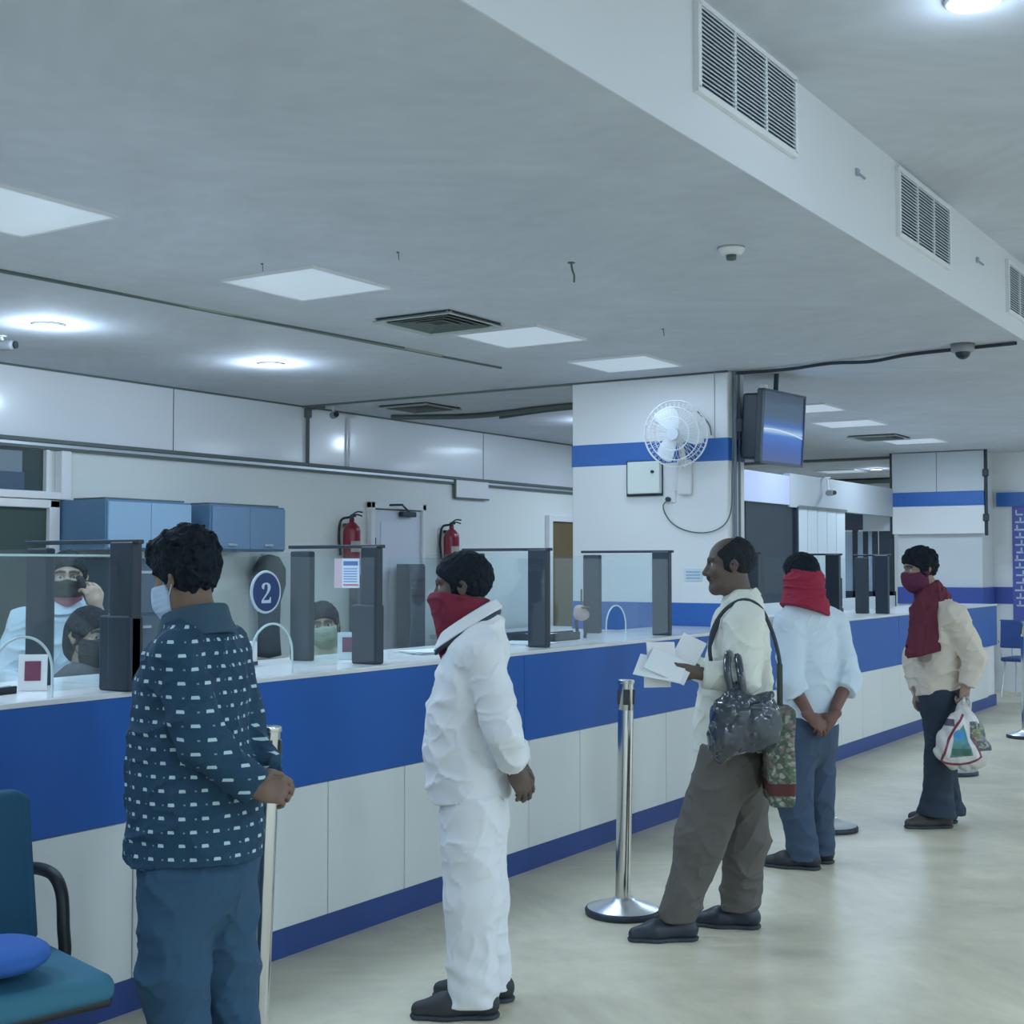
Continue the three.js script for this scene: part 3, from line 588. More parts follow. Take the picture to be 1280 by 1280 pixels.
// ------------------------------------------------------------------ a hand: palm, four fingers, thumb. +y towards the fingers, +z back of the hand, +x thumb side
function handSolid(curl, s = 1) {
  const fs = [blob([0, 0.045, 0], [0.042, 0.052, 0.016]), cone([0, -0.03, 0], [0, 0.02, 0], 0.026, 0.028)];
  const palm = uni(0.02, ...fs), parts = [];
  const len = [0.068, 0.078, 0.072, 0.056], bx = [0.031, 0.011, -0.010, -0.030], by = [0.085, 0.091, 0.088, 0.078];
  for (let i = 0; i < 4; i++) {
    let p = [bx[i], by[i] - 0.012, 0], a = 0.15; const L = [0.46, 0.30, 0.24];
    for (let k = 0; k < 3; k++) {
      a += curl * (k ? 1.0 : 0.8); const q = [p[0] + (bx[i] * 0.05), p[1] + Math.cos(a) * len[i] * L[k], p[2] - Math.sin(a) * len[i] * L[k]];
      parts.push(cone(p, q, 0.0098 - k * 0.0009, 0.0092 - k * 0.0010)); p = q;
    }
  }
  const th = [[0.032, 0.018, -0.006], [0.056, 0.046, -0.018], [0.060, 0.076, -0.026 - curl * 0.012], [0.052, 0.100, -0.034 - curl * 0.02]];
  for (let k = 0; k < 3; k++) parts.push(cone(th[k], th[k + 1], 0.0135 - k * 0.0015, 0.012 - k * 0.0018));
  const fingers = (x, y, z) => { let d = 1; for (const f of parts) d = min(d, f(x, y, z)); return d; };
  return surface((x, y, z) => smin(palm(x, y, z), fingers(x, y, z), 0.008), [-0.06, -0.065, -0.11], [0.085, 0.18, 0.03], 0.0042).scale(s, s, s);
}
const hands = {};
function hand(curl, side) { const k = curl; hands[k] ??= handSolid(curl); const g = hands[k].clone(); if (side < 0) { g.scale(-1, 1, 1); const ix = g.index.array.slice(); for (let i = 0; i < ix.length; i += 3) { const t = ix[i]; ix[i] = ix[i + 1]; ix[i + 1] = t; } g.setIndex(new THREE.BufferAttribute(ix, 1)); } return g; }
function placeHand(g, at, along, back) {                    // along: wrist to knuckles; back: where the back of the hand looks
  const y = V(...along).normalize(), z = V(...back); z.addScaledVector(y, -z.dot(y)).normalize(); const x = y.clone().cross(z);
  g.applyMatrix4(new THREE.Matrix4().makeBasis(x, y, z).setPosition(...at)); return g;
}

// ------------------------------------------------------------------ a head, facing +z, about 0.235 m from chin to crown
const cran = blob([0, 0.032, -0.012], [0.077, 0.086, 0.098]);
function headField(o = {}) {
  const base = uni(0.03, cran, blob([0, -0.035, 0.024], [0.060, 0.082, 0.066]), cone([0.032, -0.085, 0.03], [0, -0.100, 0.066], 0.03, 0.022), cone([-0.032, -0.085, 0.03], [0, -0.100, 0.066], 0.03, 0.022));
  const nose = uni(0.012, cone([0, 0.012, 0.084], [0, -0.030, 0.108], 0.009, 0.013), cone([-0.013, -0.036, 0.092], [0.013, -0.036, 0.092], 0.009, 0.009));
  const brow = uni(0.012, cone([0.012, 0.028, 0.083], [0.045, 0.026, 0.066], 0.010, 0.010), cone([-0.012, 0.028, 0.083], [-0.045, 0.026, 0.066], 0.010, 0.010));
  const cheek = uni(0.01, blob([0.042, -0.022, 0.058], [0.024, 0.022, 0.022]), blob([-0.042, -0.022, 0.058], [0.024, 0.022, 0.022]));
  const lips = uni(0.006, cone([-0.02, -0.064, 0.082], [0, -0.061, 0.089], 0.006, 0.0075), cone([0.02, -0.064, 0.082], [0, -0.061, 0.089], 0.006, 0.0075), cone([-0.017, -0.071, 0.081], [0.017, -0.071, 0.081], 0.0065, 0.0065));
  const socket = uni(0.004, blob([0.031, 0.008, 0.088], [0.019, 0.011, 0.014]), blob([-0.031, 0.008, 0.088], [0.019, 0.011, 0.014]));
  const eye = uni(0.001, blob([0.031, 0.007, 0.070], [0.0125, 0.0115, 0.0125]), blob([-0.031, 0.007, 0.070], [0.0125, 0.0115, 0.0125]));
  const ear1 = (s) => uni(0.006, blob([s * 0.079, 0.000, -0.012], [0.009, 0.031, 0.019]), cone([s * 0.082, 0.026, -0.016], [s * 0.088, 0.0, -0.028], 0.005, 0.006), cone([s * 0.088, 0.0, -0.028], [s * 0.080, -0.028, -0.012], 0.006, 0.006));
  const ears = uni(0.001, ear1(1), ear1(-1)), dent = uni(0.001, blob([0.091, 0.0, -0.008], [0.008, 0.016, 0.010]), blob([-0.091, 0.0, -0.008], [0.008, 0.016, 0.010]));
  const neck = cone([0, -0.06, -0.02], [0, -0.17, -0.035], 0.056, 0.058);
  const mus = o.moustache ? uni(0.008, cone([0, -0.052, 0.094], [0.028, -0.060, 0.082], 0.0075, 0.005), cone([0, -0.052, 0.094], [-0.028, -0.060, 0.082], 0.0075, 0.005)) : null;
  return (x, y, z) => {
    let d = smin(smin(base(x, y, z), neck(x, y, z), 0.03), cheek(x, y, z), 0.025);
    if (d > 0.08) return d;
    d = smin(smin(d, nose(x, y, z), 0.014), brow(x, y, z), 0.014);
    d = smin(smax(d, -socket(x, y, z), 0.008), eye(x, y, z), 0.002);
    d = smin(d, lips(x, y, z), 0.006);
    if (mus) d = smin(d, mus(x, y, z), 0.004);
    return smin(d, smax(ears(x, y, z), -dent(x, y, z), 0.004), 0.006);
  };
}
function headSolid(o, skin, hairColor) {
  const g = surface(headField(o), [-0.105, -0.185, -0.13], [0.105, 0.135, 0.14], 0.0045);
  const lip = [skin[0] * 0.9, skin[1] * 0.6, skin[2] * 0.62];
  return paint(g, (x, y, z) => {
    const ex = abs(x) - 0.031, r = Math.hypot(ex, y - 0.007);
    if (z > 0.07 && r < 0.0052) return [0.012, 0.010, 0.010];
    if (z > 0.07 && abs(ex) < 0.0125 && abs(y - 0.007) < 0.0075) return [0.45, 0.46, 0.46];
    if (z > 0.055 && abs(ex) < 0.024 && abs(y - 0.0335 + abs(ex + 0.004) * 0.18) < 0.0065) return hairColor;
    if (o.moustache && z > 0.07 && y < -0.046 && y > -0.064 && abs(x) < 0.032) return hairColor;
    if (z > 0.072 && y < -0.056 && y > -0.078 && abs(x) < 0.024) return lip;
    return skin;
  });
}
// hair: the skull swollen by `thick`, kept above the hairline
function hairSolid(o) {
  const [fy, by] = o.line ?? [0.060, -0.085], th = o.thick ?? 0.012, cl = o.clump ?? 0.004, fq = o.freq ?? 90;
  const tuft = (o.tufts ?? []).map((t) => cone(t[0], t[1], t[2], t[3]));
  const f = (x, y, z) => {
    const up = min(1, max(0, (y - 0.02) / 0.09)), t = th + (o.top ?? 0) * up * up;
    let d = cran(x, y, z) - t;
    for (const q of tuft) d = smin(d, q(x, y, z), 0.03);
    if (d > 0.05) return d;
    d += cl * noise(x * fq, y * fq * 0.7, z * fq) + cl * 0.5 * noise(x * fq * 2.1 + 5, y * fq * 2.1, z * fq * 2.1);
    const line = fy + (z - 0.085) * (fy - by) / 0.175 + (abs(x) > 0.05 && z > -0.012 && z < 0.03 ? -(o.side ?? 0.03) : 0);
    d = smax(d, line - y, 0.008);
    if (o.bald) d = smax(d, -(blob([0, 0.095, 0.045], [0.066, 0.10, 0.088])(x, y, z)), 0.006);
    return d;
  };
  return surface(f, [-0.135, -0.15, -0.155], [0.135, 0.2, 0.165], 0.0045);
}
const headBasis = (f, pitch, roll = 0) => {                 // f = facing (u, d)
  const z = V(f[0] * Math.cos(pitch), Math.sin(pitch), f[1] * Math.cos(pitch)), x = V(0, 1, 0).cross(z).normalize(), y = z.clone().cross(x);
  if (roll) { x.applyAxisAngle(z, roll); y.applyAxisAngle(z, roll); }
  return [x, y, z];
};
const folds = (amp, s) => (x, y, z) => {           // soft waves with narrow raised creases
  const r = 1 - abs(noise(x * 8 + y * 5 + s, y * 10 - x * 3, z * 8 + s)), q = 1 - abs(noise(x * 15 - y * 8, y * 17 + s, z * 15 + y * 7));
  return amp * (0.55 * noise(x * 7 + s, y * 5 + x * 3, z * 7) - 1.0 * r * r * r * r - 0.5 * q * q * q * q + 0.42);
};

const bodyMat = new THREE.MeshStandardMaterial({ roughness: 0.6, vertexColors: true });
const hairMat = phys([0.009, 0.015, 0.022], 0.8, { specularIntensity: 0.35 });
/* One person. Coordinates are the person's own: x to the viewer's right, y up, z towards the viewer, origin on the floor under the hips.
   o.t = turn away from the viewer (radians, 0 = left profile, positive = away). */
function person(o) {
  const p = thing('person', o.label, 'person', [o.base[0], 0, o.base[1]], YAW);
  const f = [-Math.cos(o.t), -Math.sin(o.t)], l = [-Math.sin(o.t) * 1, Math.cos(o.t)];
  const S = o.shirt, k = 0.05;
  // shirt or dress
  const parts = [stack(S.rows, f[0], f[1])];
  const nk = o.neck;
  for (const a of [o.armL, o.armR]) if (a) parts.push(cone(nk, a[0], S.shoulderIn ?? 0.062, a[4] ?? 0.072));
  const yoke = cone([nk[0], nk[1] - 0.06, nk[2]], [nk[0], nk[1] - 0.01, nk[2]], 0.102, 0.078);
  parts.push((x, y, z) => max(yoke(x, y, z), y - nk[1] - 0.022));
  const trunk = uni(k, ...parts), arms = [], sleeves = [], cuff = [];
  for (const a of [o.armL, o.armR]) if (a) {
    const [sh, el, wr, , rs = 0.072, re = 0.060, rw = 0.046, end = 1] = a;
    const w = [0, 1, 2].map((i) => el[i] + (wr[i] - el[i]) * end);
    sleeves.push(uni(0.02, cone(sh, el, rs, re), cone(el, w, re, rw + (re - rw) * (1 - end))));
    const n = [wr[0] - el[0], wr[1] - el[1], wr[2] - el[2]], L = Math.hypot(...n); cuff.push([w, n.map((q) => q / L)]);
    arms.push(uni(0.015, cone(sh, el, 0.047, 0.041), cone(el, wr, 0.040, 0.027)));
  }
  const fo = folds(S.fold ?? 0.010, o.seed);
  const shirtRaw = (x, y, z) => {
    let d = trunk(x, y, z);
    for (let i = 0; i < sleeves.length; i++) {
      const s = sleeves[i](x, y, z); if (s > 0.1) { d = min(d, s); continue; }
      const [c, n] = cuff[i]; d = smin(d, smax(s, (x - c[0]) * n[0] + (y - c[1]) * n[1] + (z - c[2]) * n[2], 0.006), 0.022);
    }
    return d;
  };
  const shirtF = (x, y, z) => {
    let d = shirtRaw(x, y, z); if (abs(d) < 0.05) d += fo(x, y, z);
    d = max(d, S.hem + (S.hemTilt ?? 0) * x + 0.008 * noise(x * 9, 3, z * 9 + o.seed) - y);
    if (S.top) d = smax(d, y - S.top - (S.topTilt ?? 0) * (x - nk[0]), 0.01);
    return d;
  };
  const box3 = (pts, r) => [[0, 1, 2].map((i) => min(...pts.map((q) => q[i])) - r), [0, 1, 2].map((i) => max(...pts.map((q) => q[i])) + r)];
  const sp = []; for (const r of S.rows) { const q = max(r[3], r[4]); sp.push([r[1] - q, r[0], r[2] - q], [r[1] + q, r[0], r[2] + q]); }
  for (const a of [o.armL, o.armR]) if (a) sp.push(a[0], a[1], a[2]);
  const [slo, shi] = box3(sp, 0.09);
  const sg = surface(shirtF, slo, shi, 0.009);
  if (S.uv) {
    const q = sg.attributes.position, uv = sg.attributes.uv, c = S.rows[2];
    for (let i = 0; i < q.count; i++) { const a = Math.atan2((q.getX(i) - c[1]) * f[0] + (q.getZ(i) - c[2]) * f[1], (q.getX(i) - c[1]) * l[0] + (q.getZ(i) - c[2]) * l[1]); uv.setXY(i, a * 0.24 / S.uv, q.getY(i) / S.uv); }
  }
  obj(S.name ?? 'shirt', sg, S.mat, p);
  // trousers
  let legF = null;
  if (o.legs) {
    const T = o.legs, [A, B] = [T.L, T.R], fl = folds(T.fold ?? 0.008, o.seed + 9);
    const hip = blob([(A[0][0] + B[0][0]) / 2, T.waist - 0.10, (A[0][2] + B[0][2]) / 2], [T.hip[0], 0.17, T.hip[1]]);
    const leg = (q) => uni(0.03, cone(q[0], q[1], T.r[0], T.r[1]), cone(q[1], q[2], T.r[1], T.r[2]), cone([q[1][0] * 0.25 + q[2][0] * 0.75, q[1][1] * 0.25 + q[2][1] * 0.75, q[1][2] * 0.25 + q[2][2] * 0.75], q[2], T.r[2] * 1.02, T.r[3] ?? T.r[2]));
    const a = leg(A), b = leg(B);
    legF = (x, y, z) => { const d = smin(a(x, y, z), b(x, y, z), 0.012); return smin(d, hip(x, y, z), 0.06); };
    const g = surface((x, y, z) => {
      let d = legF(x, y, z); if (abs(d) < 0.05) d += fl(x, y * 0.8, z) + (y < 0.3 ? 0.004 * Math.sin(y * 75 + x * 20 + 3 * noise(x * 8, y * 4, z * 8)) * (0.3 - y) / 0.3 : 0);
      return max(d, T.hem + (T.hemTilt ?? 0) * (x - A[2][0]) - y, y - T.waist);
    }, ...box3([A[0], A[1], A[2], B[0], B[1], B[2], [0, T.waist, 0]], 0.17), 0.0105);
    obj('trousers', g, T.mat, p);
    for (const [heel, toe, ank] of o.shoes ?? []) {
      const mid = [heel[0] + (toe[0] - heel[0]) * 0.62, 0.04, heel[2] + (toe[2] - heel[2]) * 0.62];
      const s = uni(0.03, cone([heel[0], 0.045, heel[2]], mid, 0.040, 0.045), cone(mid, [toe[0], 0.030, toe[2]], 0.045, 0.030), cone([heel[0], 0.05, heel[2]], ank, 0.04, 0.045));
      const sg2 = surface((x, y, z) => max(s(x, y, z), 0.014 - y, y - (o.shoeTop ?? 0.095)), ...box3([heel, toe, ank], 0.07), 0.008);
      const sh = obj('shoe', sg2, o.shoeMat ?? M.black, p);
      const so = surface((x, y, z) => max(s(x, max(y, 0.03), z) - 0.004, -y + 0.001, y - 0.018), ...box3([heel, toe], 0.07), 0.007);
      obj('sole', so, M.darkSoft, sh);
    }
  }
  // body: one continuous surface under the clothes, with head and hands
  const hx = headBasis(o.headDir ?? f, o.headPitch ?? 0, o.headRoll ?? 0), HM = new THREE.Matrix4().makeBasis(...hx).setPosition(...o.head);
  const nb = V(0, -0.05, -0.02).applyMatrix4(HM).toArray(), neckF = cone(nb, [nk[0], nk[1] - 0.03, nk[2]], 0.055, 0.06);
  const feet = (o.shoes ?? []).map(([h, t, a]) => uni(0.02, cone([h[0], 0.05, h[2]], [t[0] * 0.85 + h[0] * 0.15, 0.04, t[2] * 0.85 + h[2] * 0.15], 0.028, 0.022), cone([h[0], 0.05, h[2]], a, 0.03, 0.033)));
  const legs2 = o.legs ? [o.legs.L, o.legs.R].map((q) => uni(0.02, cone(q[0], q[1], o.legs.r[0] - 0.03, o.legs.r[1] - 0.03), cone(q[1], [q[2][0], q[2][1] - 0.02, q[2][2]], o.legs.r[1] - 0.03, 0.035))) : [];
  const trunkIn = stack(S.rows.map((r) => { const s = r[0] < S.hem + 0.13 ? 0.08 : 0.03; return [r[0], r[1], r[2], r[3] - s, r[4] - s]; }), f[0], f[1]);
  const bodyF = (x, y, z) => {
    let d = smin(trunkIn(x, y, z), neckF(x, y, z), 0.04);
    for (const q of arms) d = smin(d, q(x, y, z), 0.012);
    for (const q of legs2) d = smin(d, q(x, y, z), 0.02);
    for (const q of feet) d = smin(d, q(x, y, z), 0.015);
    return d;
  };
  const bp = [...sp, nb, [nk[0], nk[1], nk[2]]]; if (o.legs) bp.push(...o.legs.L, ...o.legs.R); for (const q of o.shoes ?? []) bp.push(q[0], q[1]);
  const skin = o.skin, paintSkin = (g) => paint(g, () => skin);
  const pieces = [paintSkin(surface(bodyF, ...box3(bp, 0.08), 0.013))];
  pieces.push(headSolid(o.face ?? {}, skin, [0.02, 0.02, 0.022]).applyMatrix4(HM));
  for (const h of o.hands ?? []) pieces.push(paintSkin(placeHand(hand(h.curl ?? 0.5, h.side ?? 1), h.at, h.along, h.back)));
  obj('body', mergeGeometries(pieces.map((g) => { const n = g.index ? g.toNonIndexed() : g; for (const kx of Object.keys(n.attributes)) if (!['position', 'normal', 'uv', 'color'].includes(kx)) n.deleteAttribute(kx); return n; })), bodyMat, p);
  if (o.hair) obj('hair', hairSolid(o.hair).applyMatrix4(HM), o.hair.mat ?? hairMat, p);
  if (o.collar) {                                           // a folded collar round the neck, higher behind
    const c = o.collar, ring = (x, y, z) => {
      const px = x - c.at[0], pz = z - c.at[2], a = px * f[0] + pz * f[1], b = px * l[0] + pz * l[1];
      const yy = c.at[1] - a * c.tilt, r = sqrt(a * a / (c.r[0] * c.r[0]) + b * b / (c.r[1] * c.r[1])), t = (y - yy) / c.h;
      const w = (r - 1 + (c.flare ?? 0.14) * (t - 0.2)) * min(...c.r); return smax(abs(w) - 0.008, abs(y - yy) - c.h, 0.006);
    };
    obj('collar', surface(ring, [c.at[0] - 0.16, c.at[1] - 0.16, c.at[2] - 0.16], [c.at[0] + 0.16, c.at[1] + 0.16, c.at[2] + 0.16], 0.006), c.mat ?? S.mat, p);
    if (c.trim) obj('collar_trim', surface((x, y, z) => ring(x, y + c.h * 1.05, z) - 0.004 + max(0, abs(y + c.h * 1.05 - c.at[1] + ((x - c.at[0]) * f[0] + (z - c.at[2]) * f[1]) * c.tilt) - 0.006), [c.at[0] - 0.17, c.at[1] - 0.2, c.at[2] - 0.17], [c.at[0] + 0.17, c.at[1] + 0.16, c.at[2] + 0.17], 0.006), M.dark, p);
  }
  if (o.mask) {                                             // face mask: a shell over nose and chin
    const hf = headField(), mk = o.mask, y0 = mk.y0 ?? -0.012, y1 = mk.y1 ?? -0.125;
    const soft = uni(0.05, blob([0, -0.045, 0.035], [0.066, 0.078, 0.072]), cone([0, -0.028, 0.085], [0, -0.06, 0.08], 0.024, 0.03));
    const fld = (x, y, z) => { let d = smin(hf(x, y, z), soft(x, y, z), 0.01) - 0.006; d = smax(d, y - y0 - 0.35 * max(0, 0.03 - abs(x)), 0.004); d = smax(d, y1 - y, 0.004); return smax(d, (mk.back ?? 0.012) - z, 0.006) + 0.0004 * Math.sin(y * 380); };
    const m = obj('face_mask', surface(fld, [-0.1, -0.15, -0.03], [0.1, 0.04, 0.15], 0.0045).applyMatrix4(HM), mk.mat, p);
    for (const s of mk.back === undefined ? [-1, 1] : []) obj('ear_loop', join([tube([[s * 0.066, -0.018, 0.03], [s * 0.082, 0.02, -0.004], [s * 0.086, 0.026, -0.022]], 0.0018, 12, 5), tube([[s * 0.066, -0.085, 0.03], [s * 0.082, -0.04, -0.01], [s * 0.086, -0.02, -0.025]], 0.0018, 12, 5)]).applyMatrix4(HM), mk.mat, m);
  }
  p.userData.headMatrix = undefined; delete p.userData.headMatrix;
  return { p, HM, f, l };
}
const solid = (name, f, lo, hi, h, m, parent) => obj(name, surface(f, lo, hi, h), m, parent);

// ------------------------------------------------------------------ the queue
const cotton = (c, r = 0.85) => phys(c, r, { sheen: 0.15, sheenRoughness: 0.6 });
const dashTex = canvasTexture(256, 256, (c) => {
  c.fillStyle = '#1d425a'; c.fillRect(0, 0, 256, 256);
  for (let k = 0; k < 900; k++) { c.fillStyle = rnd() < 0.5 ? '#18384f' : '#254d64'; c.fillRect(rnd() * 256, rnd() * 256, 4, 3); }
  c.fillStyle = '#b9d3d8';
  for (let r = 0; r < 4; r++) for (let k = 0; k < 2; k++) { const x = k * 128 + (r % 2) * 64 + 20, y = r * 64 + 20; c.fillRect(x + 3, y, 34, 12); c.fillRect(x, y + 5, 38, 11); c.globalAlpha = 0.6; c.fillRect(x + 66, y + 6, 11, 8); c.globalAlpha = 1; }
});
const SKIN = { warm: [0.20, 0.125, 0.088], dark: [0.115, 0.078, 0.062], mid: [0.30, 0.20, 0.145], light: [0.42, 0.29, 0.21] };
const jeans = cotton([0.030, 0.085, 0.155]);

person({ // man in the printed shirt
  label: 'man in dark blue dash-print shirt and jeans, hands clasped behind him, pale face mask', base: [-3.038, -2.917], t: 0.6, seed: 1, skin: SKIN.warm,
  shirt: { mat: cotton([1, 1, 1]), uv: 0.155, hem: 0.728, hemTilt: 0.0, fold: 0.012, rows: [[1.41, 0.02, 0, 0.07, 0.10], [1.34, 0.015, 0, 0.115, 0.17], [1.25, 0.003, 0, 0.145, 0.185], [1.1, 0, 0, 0.165, 0.185], [0.95, 0.008, 0, 0.19, 0.195], [0.80, 0.014, 0, 0.197, 0.20], [0.68, 0.012, 0, 0.195, 0.20]] },
  neck: [0.015, 1.405, 0],
  armL: [[-0.01, 1.335, 0.145], [0.085, 1.085, 0.215], [0.232, 0.953, 0.16], 0, 0.076, 0.066, 0.05, 0.95], armR: [[0.068, 1.34, -0.14], [0.138, 1.08, -0.15], [0.225, 0.962, -0.02], 0, 0.076, 0.066, 0.05, 0.95],
  legs: { mat: jeans, waist: 0.775, fold: 0.012, hip: [0.150, 0.150], r: [0.118, 0.098, 0.074, 0.080], hem: 0.04, L: [[-0.012, 0.72, 0.070], [-0.028, 0.40, 0.075], [0.008, 0.06, 0.07]], R: [[0.075, 0.72, -0.07], [0.085, 0.38, -0.1], [0.12, 0.06, -0.1]] },
  shoes: [[[0.05, 0, 0.09], [-0.18, 0, -0.02], [0.02, 0.09, 0.07]], [[0.16, 0, -0.08], [-0.06, 0, -0.2], [0.12, 0.09, -0.1]]],
  head: [-0.020, 1.555, 0], headDir: [-0.86, -0.51], headPitch: -0.2, hands: [{ at: [0.225, 0.955, 0.16], along: [0.95, -0.12, -0.3], back: [0.25, 0.5, 0.85], curl: 0.75, side: -1 }, { at: [0.235, 0.965, 0.03], along: [0.7, 0.0, 0.55], back: [0.5, 0.85, 0.1], curl: 0.9, side: 1 }],
  hair: { thick: 0.016, top: 0.026, clump: 0.010, freq: 55, line: [0.052, -0.09], side: 0.0, tufts: [[[0.02, 0.095, 0.04], [0.02, 0.098, 0.098], 0.04, 0.022], [[-0.025, 0.1, 0.03], [-0.03, 0.104, 0.092], 0.036, 0.020], [[0, 0.11, -0.02], [0, 0.118, -0.06], 0.035, 0.03]] },
  mask: { mat: cotton([0.46, 0.60, 0.76]) },
  collar: { at: [0.010, 1.415, 0], r: [0.098, 0.100], h: 0.048, tilt: 0.26, mat: cotton([0.035, 0.085, 0.125]) },
}).p.traverse((m) => { if (m.name === 'shirt') m.material = phys(0xffffff, 0.85, { map: dashTex }); });

const white = cotton([0.80, 0.82, 0.84]);
const m2 = person({ // man in white
  label: 'man in white shirt and white trousers, red scarf over nose and mouth', base: [-2.83, -4.089], t: 0.14, seed: 2, skin: SKIN.dark,
  shirt: { mat: white, hem: 0.752, fold: 0.012, rows: [[1.37, 0.03, 0, 0.06, 0.09], [1.30, 0.02, 0, 0.10, 0.165], [1.2, 0.003, 0, 0.125, 0.185], [1.05, -0.014, 0, 0.142, 0.178], [0.94, -0.02, 0, 0.154, 0.178], [0.84, -0.008, 0, 0.150, 0.182], [0.70, 0.004, 0, 0.146, 0.186]] },
  neck: [0.03, 1.375, 0],
  armL: [[0.05, 1.28, 0.165], [0.122, 1.02, 0.225], [0.165, 0.872, 0.135], 0, 0.073, 0.064, 0.048, 0.93], armR: [[0.035, 1.28, -0.165], [0.12, 1.01, -0.175], [0.175, 0.862, 0.0], 0, 0.073, 0.064, 0.048, 0.93],
  legs: { mat: white, waist: 0.79, hip: [0.112, 0.148], fold: 0.012, r: [0.106, 0.098, 0.080, 0.090], hem: 0.042, L: [[0.005, 0.73, 0.080], [0.015, 0.41, 0.09], [0.012, 0.06, 0.09]], R: [[0.02, 0.73, -0.08], [0.035, 0.39, -0.09], [0.062, 0.06, -0.095]] },
  shoes: [[[0.062, 0, 0.10], [-0.175, 0, 0.11], [0.012, 0.09, 0.09]], [[0.115, 0, -0.085], [-0.11, 0, -0.12], [0.062, 0.09, -0.095]]], shoeMat: mat([0.03, 0.035, 0.04], 0.6),
  head: [-0.030, 1.518, 0], headPitch: -0.12, hands: [{ at: [0.158, 0.875, 0.135], along: [0.52, -0.84, -0.12], back: [0.5, 0.2, 0.85], curl: 0.4, side: -1 }, { at: [0.182, 0.872, 0.035], along: [0.45, -0.84, 0.3], back: [0.95, 0.25, 0.1], curl: 0.7, side: 1 }],
  hair: { thick: 0.012, clump: 0.004, line: [0.056, -0.085], side: 0.04 },
  collar: { at: [-0.008, 1.385, 0], r: [0.104, 0.098], h: 0.026, tilt: 0.64, trim: true },
});
const redCloth = cotton([0.20, 0.016, 0.042]);
{ // scarf of the man in white, in the frame of his head
  const hf = headField(), lower = uni(0.03, blob([0, -0.05, 0.035], [0.072, 0.085, 0.085]), cone([0, -0.025, 0.085], [0, -0.06, 0.085], 0.026, 0.032), cone([0, -0.06, 0.068], [0, -0.245, 0.082], 0.052, 0.028), cone([0, -0.06, -0.01], [0, -0.15, -0.005], 0.075, 0.07));
  const fo = folds(0.007, 31);
  const f = (x, y, z) => { let d = smin(y > -0.15 ? hf(x, y, z) - 0.010 : 1, lower(x, y, z), 0.015); if (abs(d) < 0.04) d += fo(x, y, z); return smax(d, y - (-0.008 - 0.30 * max(0, 0.07 - z)), 0.005); };
  obj('scarf', surface(f, [-0.12, -0.28, -0.13], [0.12, 0.03, 0.15], 0.006).applyMatrix4(m2.HM), redCloth, m2.p);
}

const cream = cotton([0.74, 0.75, 0.66]);
const m3 = person({ // balding man with papers
  label: 'balding man in cream shirt and brown trousers reading papers', base: [-2.44, -5.52], t: 0.2, seed: 3, skin: SKIN.dark,
  shirt: { mat: cream, hem: 0.79, fold: 0.011, rows: [[1.42, 0.055, 0, 0.06, 0.09], [1.36, 0.05, 0, 0.10, 0.18], [1.27, 0.043, 0, 0.128, 0.2], [1.1, 0.028, 0, 0.152, 0.19], [0.97, 0.012, 0, 0.162, 0.185], [0.86, 0.002, 0, 0.158, 0.18], [0.74, 0, 0, 0.152, 0.18]] },
  neck: [0.055, 1.43, 0],
  armL: [[0.045, 1.35, 0.175], [0.015, 1.115, 0.235], [-0.19, 1.145, 0.245], 0, 0.078, 0.070, 0.056, 0.82], armR: [[0.028, 1.34, -0.175], [-0.02, 1.10, -0.2], [-0.16, 1.14, -0.06], 0, 0.076, 0.066, 0.052, 0.85],
  legs: { mat: cotton([0.115, 0.108, 0.098]), waist: 0.84, hip: [0.145, 0.165], fold: 0.014, r: [0.125, 0.105, 0.074, 0.076], hem: 0.080, L: [[-0.028, 0.78, 0.085], [-0.145, 0.42, 0.09], [-0.240, 0.095, 0.09]], R: [[0.05, 0.77, -0.085], [0.072, 0.39, -0.09], [0.048, 0.095, -0.1]] },
  shoes: [[[-0.205, 0, 0.10], [-0.43, 0, 0.12], [-0.24, 0.1, 0.09]], [[0.095, 0, -0.09], [-0.12, 0, -0.13], [0.048, 0.1, -0.1]]], shoeMat: mat([0.020, 0.03, 0.045], 0.45), shoeTop: 0.10,
  head: [-0.002, 1.596, 0], headDir: [-0.995, -0.08], headPitch: -0.06, face: { moustache: true },
  hands: [{ at: [-0.195, 1.147, 0.248], along: [-0.98, 0.06, -0.12], back: [0.1, -0.55, 0.83], curl: 0.45, side: -1 }, { at: [-0.165, 1.14, -0.055], along: [-0.85, 0.15, 0.45], back: [0.2, -0.9, -0.3], curl: 0.4, side: 1 }],
  hair: { thick: 0.010, clump: 0.003, line: [0.072, -0.088], side: 0.045, bald: true, mat: phys([0.018, 0.024, 0.028], 0.8, { specularIntensity: 0.35 }) },
  collar: { at: [0.03, 1.43, 0], r: [0.086, 0.084], h: 0.024, tilt: 0.55 },
});
